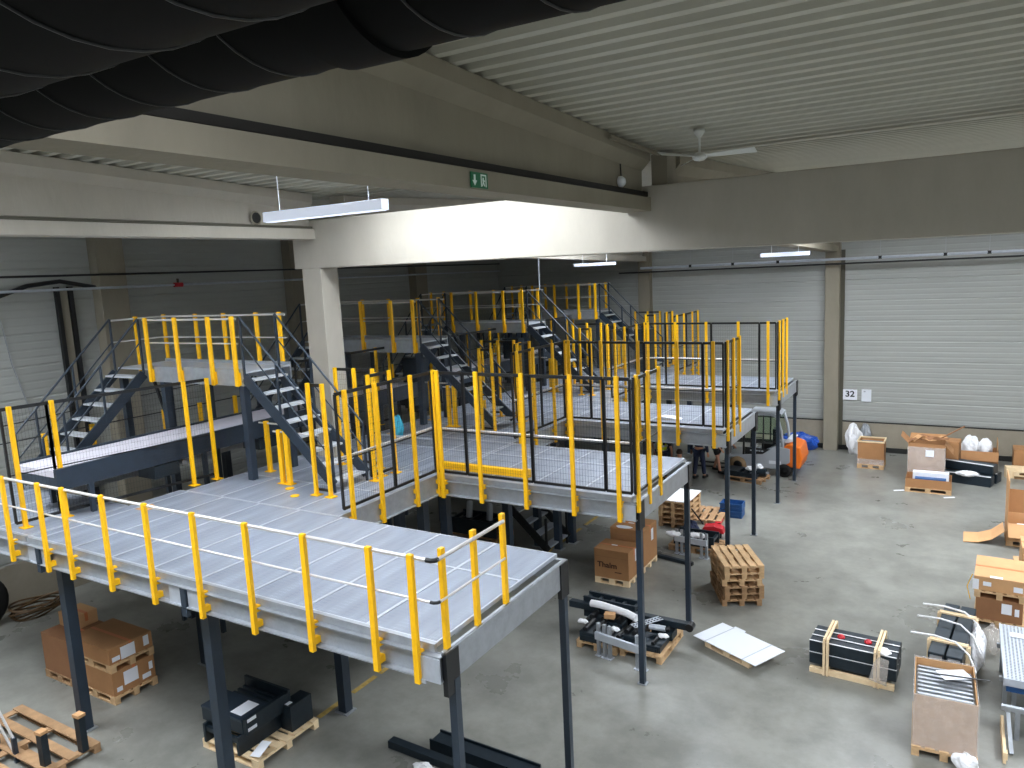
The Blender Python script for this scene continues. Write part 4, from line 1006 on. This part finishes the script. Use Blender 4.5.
for yy in (y0+.3, y1-.3):
    MB(o).box(-6.62, -6.5, yy-.05, yy+.05, .08, 2.15).build('mast_rail', 'black', t)
    MB(o).box(-7.7, -6.62, yy-.06, yy+.06, .05, .09).build('fork', 'black', t)
MB(o).box(-6.64, -6.58, y0+.15, y1-.15, .3, .42).box(-6.64, -6.58, y0+.15, y1-.15, .75, .85).build('fork_carriage', 'black', t)
MB(o).cyl((-6.50, 25.2, .3), (-6.50, 25.2, 1.9), .05).build('lift_cylinder', 'galv', t)
for yy, s_ in ((y0-.02, 1), (y1+.02, -1)):
    for xx, rr in ((-6.16, .29), (-4.68, .22)):
        wq = MB(o).lathe([(rr*.5, 0), (rr, .02), (rr, .2), (rr*.5, .22)], (xx, yy if s_ > 0 else yy-.22, rr), 24, 'y').build('tyre', 'tan' if rr > .22 else 'rubber', t)
        MB(o).lathe([(0, .04), (rr*.5, .02), (rr*.52, .2), (0, .2)], (xx, yy if s_ > 0 else yy-.22, rr), 16, 'y').build('wheel_hub', 'black', wq)
for xx in (-5.95, -4.85): MB(o).box(xx-.05, xx+.05, y0-.02, y0+.05, 1.98, 2.08).build('work_light', 'black', t)

# ------------------------------------------------------------------ people
def skinmesh(name, pts, edges, m, parent=None, loc=(0, 0, 0), rz=0., sub=1):
    me = bpy.data.meshes.new(name); me.from_pydata([p[:3] for p in pts], edges, []); o = bpy.data.objects.new(name, me); COL.objects.link(o)
    me.materials.append(M[m])
    s_ = o.modifiers.new('s', 'SKIN'); s_.use_smooth_shade = True
    for i, p in enumerate(pts):
        q = p[3] if len(p) > 3 else .05
        me.skin_vertices[0].data[i].radius = q if isinstance(q, tuple) else (q, q)
        me.skin_vertices[0].data[i].use_root = (i == 0)
    if sub: d_ = o.modifiers.new('d', 'SUBSURF'); d_.levels = sub; d_.render_levels = sub
    if parent: o.parent = parent
    else: o.location = loc; o.rotation_euler.z = rz
    return o
def person(label, x, y, rz, J, top='workblue', legs='workblue', vest=False, shorts=False, sleeves=True, headlean=0.):
    """J: joints pelvis, chest, neck, head, and l/r shoulder elbow hand hip knee ankle"""
    V = Vector; P_ = []; E_ = []
    def a(p, r_, par=None):
        P_.append((p[0], p[1], p[2], r_)); i = len(P_)-1
        if par is not None: E_.append((par, i))
        return i
    pel = a(J['pelvis'], .12); ch = a(J['chest'], (.15, .11), pel); nk = a(J['neck'], .05, ch); hd = a(J['head'], .075, nk)
    h2 = V(J['head'])+V((0, 0, .11)); a(h2, .085, hd); a(h2+V((0, 0, .09)), .05, len(P_)-1)
    for s_ in ('l', 'r'):
        sh = a(J[s_+'sh'], .055, ch); el = a(J[s_+'el'], .04, sh); wr = a(J[s_+'wr'], .028, el)
        d_ = (V(J[s_+'wr'])-V(J[s_+'el'])).normalized(); side = d_.cross(V((0, 1, 0))).normalized() if abs(d_.y) < .9 else V((1, 0, 0))
        pm = a(V(J[s_+'wr'])+d_*.07, .032, wr)
        for k_, (off_, ln) in enumerate(((-.03, .075), (-.01, .09), (.01, .085), (.03, .065))):
            f1 = a(V(P_[pm][:3])+d_*.04+side*off_, .0105, pm); a(V(P_[f1][:3])+d_*ln*.6+V((0, .012, 0)), .009, f1)
        a(V(P_[pm][:3])+side*-.06+d_*.02, .011, pm)
        hp = a(J[s_+'hip'], .095, pel); kn = a(J[s_+'kn'], .062, hp); an = a(J[s_+'an'], .045, kn); toe = a(V(J[s_+'an'])+V((0, -.15, -.045)), .035, an)
    body = skinmesh('person', P_, E_, 'skin', loc=(x, y, 0), rz=rz); tag(body, label, 'person')
    g = lambda n_, r_: (*J[n_], r_)
    lgp = [g('pelvis', .145)]; lge = []
    for s_ in ('l', 'r'):
        b_ = len(lgp); k2 = V(J[s_+'hip']).lerp(V(J[s_+'kn']), .8)
        if shorts: lgp += [g(s_+'hip', .112), (*k2, .10)]; lge += [(0, b_), (b_, b_+1)]
        else: lgp += [g(s_+'hip', .112), g(s_+'kn', .082), (J[s_+'an'][0], J[s_+'an'][1], J[s_+'an'][2]+.03, .068)]; lge += [(0, b_), (b_, b_+1), (b_+1, b_+2)]
    skinmesh('shorts' if shorts else 'trousers', lgp, lge, legs, body)
    pz = V(J['pelvis']); cz = V(J['chest'])
    sp = [(*(pz+V((0, 0, .05))), (.15, .125)), (*cz, (.175, .135)), (*(cz.lerp(V(J['neck']), .6)), .09)]; se = [(0, 1), (1, 2)]
    for s_ in ('l', 'r'):
        b_ = len(sp); sp += [g(s_+'sh', .075), (*V(J[s_+'sh']).lerp(V(J[s_+'el']), .85), .06)]; se += [(1, b_), (b_, b_+1)]
        if sleeves: sp += [g(s_+'wr', .045)]; se += [(b_+1, b_+2)]
    skinmesh('shirt', sp, se, top, body)
    if vest:
        vv = [(*(pz+V((0, 0, .0))), (.172, .15)), (*cz, (.195, .16)), (*(cz.lerp(V(J['neck']), .45)), .12)]
        skinmesh('safety_vest', vv, [(0, 1), (1, 2)], 'hivis', body)
        for q in (.15, .6):
            c_ = pz.lerp(cz, q); MB().lathe([(.178+.02*q, -.025), (.18+.02*q, .025)], c_, 20).build('reflective_band', 'reflect', body)
    MB().lathe([(.0, .125), (.06, .11), (.098, .04), (.1, -.02), (.085, -.03)], V(J['head'])+V((0, .01, .13)), 16).build('hair', 'hair', body)
    hx = V(J['head'])+V((0, -.085, .07))
    MB().lathe([(0, .018), (.016, .0), (0, -.02)], hx+V((0, -.012, 0)), 8).build('nose', 'skin', body)
    for s_ in ('l', 'r'):
        A_ = V(J[s_+'an']); MB().box(A_.x-.05, A_.x+.05, A_.y-.2, A_.y+.07, 0+max(0, A_.z-.09), A_.z+.01).build('shoe', 'black', body, bevel=.03)
    return body
def stand_pose(step=.1, lean=0., arm=.1, fwd=.1):
    return dict(pelvis=(0, 0, .95), chest=(0, -lean*.5, 1.32), neck=(0, -lean*.8, 1.52), head=(0, -lean, 1.60),
        lsh=(-.19, -lean*.6, 1.43), rsh=(.19, -lean*.6, 1.43), lel=(-.26-arm*.3, -lean*.6+.02, 1.13), rel=(.26+arm*.3, -lean*.6, 1.13), lwr=(-.28-arm*.2, -lean*.6-fwd, .90), rwr=(.28+arm*.2, -lean*.6-fwd, .92),
        lhip=(-.10, 0, .90), rhip=(.10, 0, .90), lkn=(-.11, -step*.6, .50), rkn=(.11, step*.2, .50), lan=(-.11, -step, .09), ran=(.11, step, .10))
person('person in dark blue work clothes walking between the platform arms', -7.28, 23.55, 2.9, stand_pose(.12, .0, .1, .02))
person('person in dark shirt and shorts bending by the forklift forks', -6.98, 24.55, 1.2, stand_pose(.2, .28, .3, .25), top='blackcloth', legs='blackcloth', shorts=True, sleeves=False)
person('person in a yellow high visibility vest behind the second platform arm', -8.33, 22.96, 2.7, stand_pose(.05, .02, .6, .02), top='blackcloth', legs='workblue', vest=True, sleeves=False)
cr = dict(pelvis=(0, .1, .34), chest=(0, -.08, .66), neck=(0, -.14, .86), head=(0, -.18, .93), lsh=(-.19, -.1, .78), rsh=(.19, -.1, .78), lel=(-.24, -.3, .58), rel=(.24, -.3, .58), lwr=(-.14, -.48, .46), rwr=(.14, -.48, .46),
          lhip=(-.1, .08, .33), rhip=(.1, .08, .33), lkn=(-.14, -.3, .48), rkn=(.14, -.3, .48), lan=(-.13, -.05, .09), ran=(.13, -.05, .09))
person('person crouching in a pale shirt beside the worker in dark blue', -7.72, 22.75, .6, cr, top='paper', sleeves=False)

# ------------------------------------------------------------------ things under and on the platforms
t = thing('steel_staircase', 'dark steel staircase with pale treads below the second platform arm', 'stairs', (-11.4, 15.5, 0)); o = t.location
stair(t, o, (-11.6, 3.1), (-8.55, .1), 'x', 15.45, 16.55, 11, rails=False, m='black', tread_m='galvl')
for y in (15.45, 16.55): MB(o).bar((-8.6, y, 0), (-8.6, y, 1.0), .05).build('newel_post', 'black', t)
pallet('wooden pallet under the rollers seen in the gap behind the nearest platform', -11.0, 16.1, 0, 0, m='wood2', L=1.6, D=.9)
t = machine_frame('dark roller unit on a pallet seen in the gap behind the nearest platform', -11.0, 16.1, PH, 1.5, .75, .42, 0, plates=0)
for x, l in ((-11.25, 'grey roll standing upright in the left of the gap behind the nearest platform'), (-10.6, 'grey roll standing upright in the right of the gap behind the nearest platform')):
    t = thing('steel_roll', l, 'roll', (x, 16.0, .52)); MB().cyl((0, 0, 0), (-.03, .1, .42), .085, 16).build('roll_body', 'galv', t); MB().cyl((-.03, .1, .42), (-.032, .105, .44), .06, 14).build('roll_core', 'galvl', t)
t = thing('yellow_box_beam', 'yellow square box beam lying on the second platform arm behind its fence', 'beam', (-7.75, 11.42, ZD)); MB().box(-.95, .98, -.06, .06, 0, .13).build('beam_body', 'yellow', t, bevel=.006); MB().box(.98, 1.1, -.07, .07, 0, .15).build('end_block', 'yellow', t, bevel=.006)
t = thing('galvanised_kerb', 'low galvanised kerb frame on the walkway beside the second crossover leg', 'frame', (-10.6, 12.9, ZD)); MB().box(-1.0, .9, -.05, .05, 0, .14).build('kerb_body', 'galv', t, bevel=.005); MB().box(-1.0, .9, -.07, .07, .14, .15).build('kerb_cap', 'galvl', t)
t = thing('broom', 'broom with a pale pole standing on the walkway behind the column', 'broom', (-11.35, 13.3, ZD)); MB().tube([(0, 0, .08), (-.05, .1, 1.25)], .016).build('pole', 'galvl', t); MB().box(-.2, .2, -.04, .04, 0, .09).build('brush_head', 'woodl', t)
crumple('cyan cloth bundle hanging low beside the broom on the walkway', -11.15, 13.2, ZD, .15, .12, .42, 'cyan', 91, 'cloth_bundle', 'cloth')
for x, y, l in ((-10.4, 9.2, 'small yellow floor plate on the walkway by the nearest stair, left one'), (-9.95, 8.9, 'small yellow floor plate on the walkway by the nearest stair, right one')):
    t = MB().cyl((0, 0, 0), (0, 0, .012), .08, 12).build('floor_plate', 'yellow', loc=(x, y, ZD)); tag(t, l, 'plate')
t = MB().prism([(-.16, 0), (.02, .05), (.15, .01), (.15, .0), (0, .0)], -.1, .12).build('paper_scrap', 'cardl', loc=(-11.9, 7.35, ZD)); tag(t, 'crumpled pinkish paper on the nearest platform near the conveyor leg', 'paper')
t = thing('timber_bundle', 'long brown timbers lying on the wall walkway behind the nearest conveyor', 'timber', (-15.0, 9.2, ZD), PI/2)
for i in range(3): MB().box(-1.1, 1.1, -.2+.14*i, -.09+.14*i, 0, .09).build('timber', 'wood' if i % 2 else 'wood2', t)
pallet('worn pallet on the floor below the conveyor beside the timbers', -14.6, 11.8, 0, .3, m='wood2')
crumple('white plastic lump below the nearest crossover bridge', -13.6, 12.0, 0, .3, .25, .35, 'foam', 95, 'plastic_wrap', 'plastic')
# dark control boxes on the far walkways
for i, (x, y, l) in enumerate(((-12.9, 16.2, 'dark control cabinet behind the second crossover bridge'), (-9.6, 24.9, 'dark control cabinet beside the farthest crossover stair'), (-12.9, 21.5, 'dark control cabinet behind the third crossover bridge'))):
    t = thing('control_cabinet', l, 'cabinet', (x, y, ZD)); MB().box(-.3, .3, -.2, .2, .1, 1.5).build('cabinet_body', 'parts', t, bevel=.01); MB().box(-.28, .28, -.215, -.201, .14, 1.46).build('door', 'parts', t); MB().box(.2, .23, -.23, -.216, .7, .85).build('handle', 'galv', t); MB().box(-.25, .25, -.15, .15, 0, .1).build('plinth', 'black', t)
tag(MB().prism([(-.3, 0), (-.1, .07), (.2, .05), (.35, 0)], -.15, .15).build('paper_sheet', 'paper', loc=(-6.1, 17.2, ZD)), 'white sheet lying on the third platform arm', 'paper')

# floor markings
b = MB()
for y in (7.2, 7.9, 8.7, 9.4, 10.6, 12.0, 13.4, 15.0, 16.4, 18.0): b.box(-8.82, -8.72, y, y+(.6 if y < 10 else 1.3), .001, .003)
o = b.build('trim_4', 'yline'); o['kind'] = 'structure'

# ------------------------------------------------------------------ ceiling and wall fittings
def duct(label, y, z, r_, collar=None):
    t = thing('air_duct', label, 'duct', (-1.9, y, z), .02); o = t.location
    MB(o).cyl((-14, y, z), (3.5, y, z), r_, 48).build('duct_pipe', 'duct', t)
    x = -13.9; i = 0
    while x < 3.4:
        pts = [(x+.05*math.cos(2*PI*j/36), y+(r_+.001)*math.cos(2*PI*j/36), z+(r_+.001)*math.sin(2*PI*j/36)) for j in range(36)]
        MB(o).tube(pts, .0028, 5, closed=True).build('seam', 'black', t); x += .205
    if collar is not None: MB(o).cyl((collar-.07, y, z), (collar+.06, y, z), r_+.012, 48).build('collar', 'duct', t)
    for xx in (-11, -8, -5.2, -2.2, 1.2):
        MB(o).bar((xx, y, z+r_-.01), (xx, y, zroof(y)+.02), .03, .004).build('hanger', 'galv', t)
duct('black spiral air duct crossing the upper left corner, lower one with a collar', 1.13, 7.615, .20, -.98)
duct('black spiral air duct along the top edge, behind and above the lower duct', .62, 7.57, .25)

t = thing('ceiling_fan', 'white three bladed ceiling fan near the main beam', 'fan', (-3.13, 10.3, 8.4)); zc = zroof(10.3)
MB().lathe([(0, .36), (.07, .36), (.075, .32), (.03, .26), (.015, .25), (.015, .06), (.06, .05), (.09, .02), (.1, -.01), (.07, -.045), (0, -.06)], (0, 0, 0), 20).build('motor', 'fan', t)
for a_ in (.05, 2.15, 4.25):
    c_, s_ = math.cos(a_), math.sin(a_)
    q_ = lambda u_, v_, w_: (c_*u_-s_*v_, s_*u_+c_*v_, w_)
    MB().add([q_(.08, -.035, .03), q_(.72, -.055, .045), q_(.74, .05, -.01), q_(.08, .03, .0), q_(.08, -.035, .022), q_(.72, -.055, .037), q_(.74, .05, -.018), q_(.08, .03, -.008)],
             [(0, 1, 2, 3), (7, 6, 5, 4), (0, 4, 5, 1), (1, 5, 6, 2), (2, 6, 7, 3), (3, 7, 4, 0)]).build('blade', 'fan', t)

def luminaire(label, x0, x1, y, z, h=.14, w=.16, wires=True):
    t = thing('linear_luminaire', label, 'lamp', ((x0+x1)/2, y, z)); o = t.location
    MB(o).box(x0, x1, y-w/2, y+w/2, z, z+h).build('housing', 'opal', t, bevel=.006)
    MB(o).box(x0+.03, x1-.03, y-w/2+.02, y+w/2-.02, z-.006, z-.001).build('diffuser', 'lamp', t)
    if wires:
        for xx in (x0+.28, x1-.28): MB(o).cyl((xx, y, z+h), (xx, y, zroof(y)+.05), .006, 5).build('suspension_wire', 'white', t)
luminaire('white linear lamp hanging in front of the left part of the main beam', -8.98, -6.70, 8.0, 7.90)
luminaire('far linear lamp left of the far wall column, dim one', -10.77, -9.39, 22, 7.06, .08)
luminaire('bright far linear lamp left of the number bay column', -4.94, -3.67, 21.9, 7.06, .10)
luminaire('far linear lamp half hidden by the lower edge of the main beam', -8.0, -5.92, 22, 7.40, .08)

t = thing('exit_sign', 'green emergency exit sign on the lower flange of the roof beam', 'sign', (-4.19, 6.46, 7.91))
MB().box(0, .012, -.15, .15, -.075, .075).build('sign_plate', 'green', t)
MB().prism([(-.105, .05), (-.075, .05), (-.075, -.005), (-.05, -.005), (-.09, -.055), (-.13, -.005), (-.105, -.005)], .0125, .015, 'x').build('arrow', 'greenw', t)
b = MB().prism([(.02, -.06), (.02, .06), (.12, .06), (.12, -.06), (.105, -.06), (.105, .045), (.035, .045), (.035, -.06)], .0125, .015, 'x')
b.prism([(.055, .03), (.075, .03), (.075, .012), (.095, -.0), (.09, -.012), (.07, .0), (.078, -.02), (.092, -.05), (.08, -.055), (.064, -.025), (.05, -.055), (.04, -.05), (.055, -.015), (.05, .005)], .0125, .015, 'x'); b.build('running_figure', 'greenw', t)
t = thing('smoke_detector', 'round grey detector on the web of the roof beam near the main beam', 'detector', (-4.33, 10.39, 8.2)); MB().lathe([(0, .09), (.05, .08), (.08, .04), (.08, 0)], (0, 0, 0), 16, 'x').build('detector_body', 'white', t); MB().tube([(.03, 0, .05), (.02, 0, .25)], .01).build('cable', 'black', t)
t = thing('hole_disc', 'dark disc painted as a round hole on the side of the left roof beam', 'hole', (-11.42, 9.9, 8.22)); MB().lathe([(0, .02), (.11, .02), (.13, 0)], (0, 0, 0), 20, 'x').build('hole_rim', 'conc', t); MB().lathe([(.0, .021), (.09, .024), (.1, .02)], (0, 0, 0), 20, 'x').build('hole_fill', 'dark', t)  # dark disc painted where the beam has a round hole
t = thing('number_sign', 'white sign with the number 32 on the far wall beside the column', 'sign', (-3.47, YW-.035, 2.03)); MB().box(-.26, .26, -.008, 0, -.19, .19).build('sign_plate', 'paper', t); text('32', .30, 'inkb', t, (.02, -.012, .02), (PI/2, 0, 0), 'number', 1.05)
t = thing('wall_notice', 'plain white notice on the far wall right of the number sign', 'notice', (-2.91, YW-.035, 2.02)); MB().box(-.16, .16, -.008, 0, -.22, .22).build('notice_sheet', 'white', t); MB().box(-.09, -.03, -.011, -.0085, .12, .17).build('printed_mark', 'galv', t)

def pipe(name, label, pts, r_, m, hang=None):
    t = thing(name, label, 'pipe', pts[0]); o = t.location
    MB(o).tube(pts, r_, 8).build('pipe_run', m, t)
    if hang:
        for p in hang: MB(o).cyl(p, (p[0], p[1], zroof(p[1])), .006, 4).build('hanger', 'galv', t); MB(o).cyl((p[0], p[1], p[2]-.05), (p[0], p[1], p[2]+.05), r_+.02, 8).build('clamp', 'black', t)
    return t
pipe('sprinkler_pipe', 'pale sprinkler pipe running high along the far wall', [(-11, 28.3, 6.88), (8, 28.3, 6.88)], .045, 'galvl', [(x, 28.3, 6.88) for x in (-9, -7.4, -5.8, -2.5, -.6, .6, 2.0, 3.2)])
pipe('cable_conduit', 'dark cable run just below the sprinkler pipe on the far wall', [(-12, 28.5, 6.72), (8, 28.5, 6.72)], .03, 'black', None)
pipe('cable_conduit', 'dark cable run high along the left wall, upper one', [(-17.7, 2, 7.42), (-17.7, 28.6, 7.36)], .025, 'black', None)
pipe('sprinkler_pipe', 'pale pipe running high along the left wall below the cable run', [(-17.65, 2, 7.10), (-17.65, 28.6, 7.05)], .03, 'galvl', None)
for y, l in ((12.55, 'red valve on the pale pipe along the left wall'),):
    t = thing('pipe_valve', l, 'valve', (-17.65, y, 7.08)); MB().cyl((0, -.12, 0), (0, .12, 0), .06, 10).build('valve_body', 'red', t); MB().cyl((0, 0, .04), (0, 0, .16), .03, 8).build('valve_stem', 'black', t)
t = thing('cable_tray', 'vertical black cable trays with pale centre on the left wall', 'cable tray', (-18.0, 9.72, 2.0)); o = t.location
MB(o).box(-18.12, -18.02, 9.62, 9.71, 2.0, 7.15).build('tray_rail', 'black', t); MB(o).box(-18.12, -18.02, 9.92, 10.02, 2.0, 7.15).build('tray_rail', 'black', t); MB(o).box(-18.12, -18.06, 9.73, 9.90, 2.0, 7.1).build('tray_cover', 'conc', t)
MB(o).tube([(-18.0, 8.4, 7.0), (-18.0, 9.0, 7.2), (-17.95, 9.7, 7.28), (-18.0, 10.6, 7.1), (-18.0, 10.9, 7.08)], .05, 8).build('cable_bundle', 'black', t)
pipe('wall_cable', 'thin grey cable hanging down the left wall at the left edge', [(-18.1, 8.35, 7.0), (-18.08, 8.5, 5.5), (-18.1, 8.75, 4.4), (-18.1, 9.0, 3.4)], .012, 'galv', None)
pipe('wall_cable', 'thin dark cable strung across the left wall at rail height', [(-18.0, 6, 4.1), (-17.98, 12, 4.35), (-18.0, 18, 4.4)], .012, 'wire', None)
pipe('drop_cable', 'pale cable hanging from the roof behind the main beam', [(-11.0, 20.0, 8.9), (-11.0, 20.0, 6.4)], .02, 'galvl', None)

# ------------------------------------------------------------------ world and colour
w = bpy.data.worlds.new('world'); SC.world = w; w.use_nodes = True
w.node_tree.nodes['Background'].inputs[0].default_value = (.6, .68, .8, 1); w.node_tree.nodes['Background'].inputs[1].default_value = .3
SC.view_settings.view_transform = 'Standard'; SC.view_settings.look = 'None'; SC.view_settings.gamma = 1
SC.view_settings.use_curve_mapping = False; SC.view_settings.exposure = 0.0
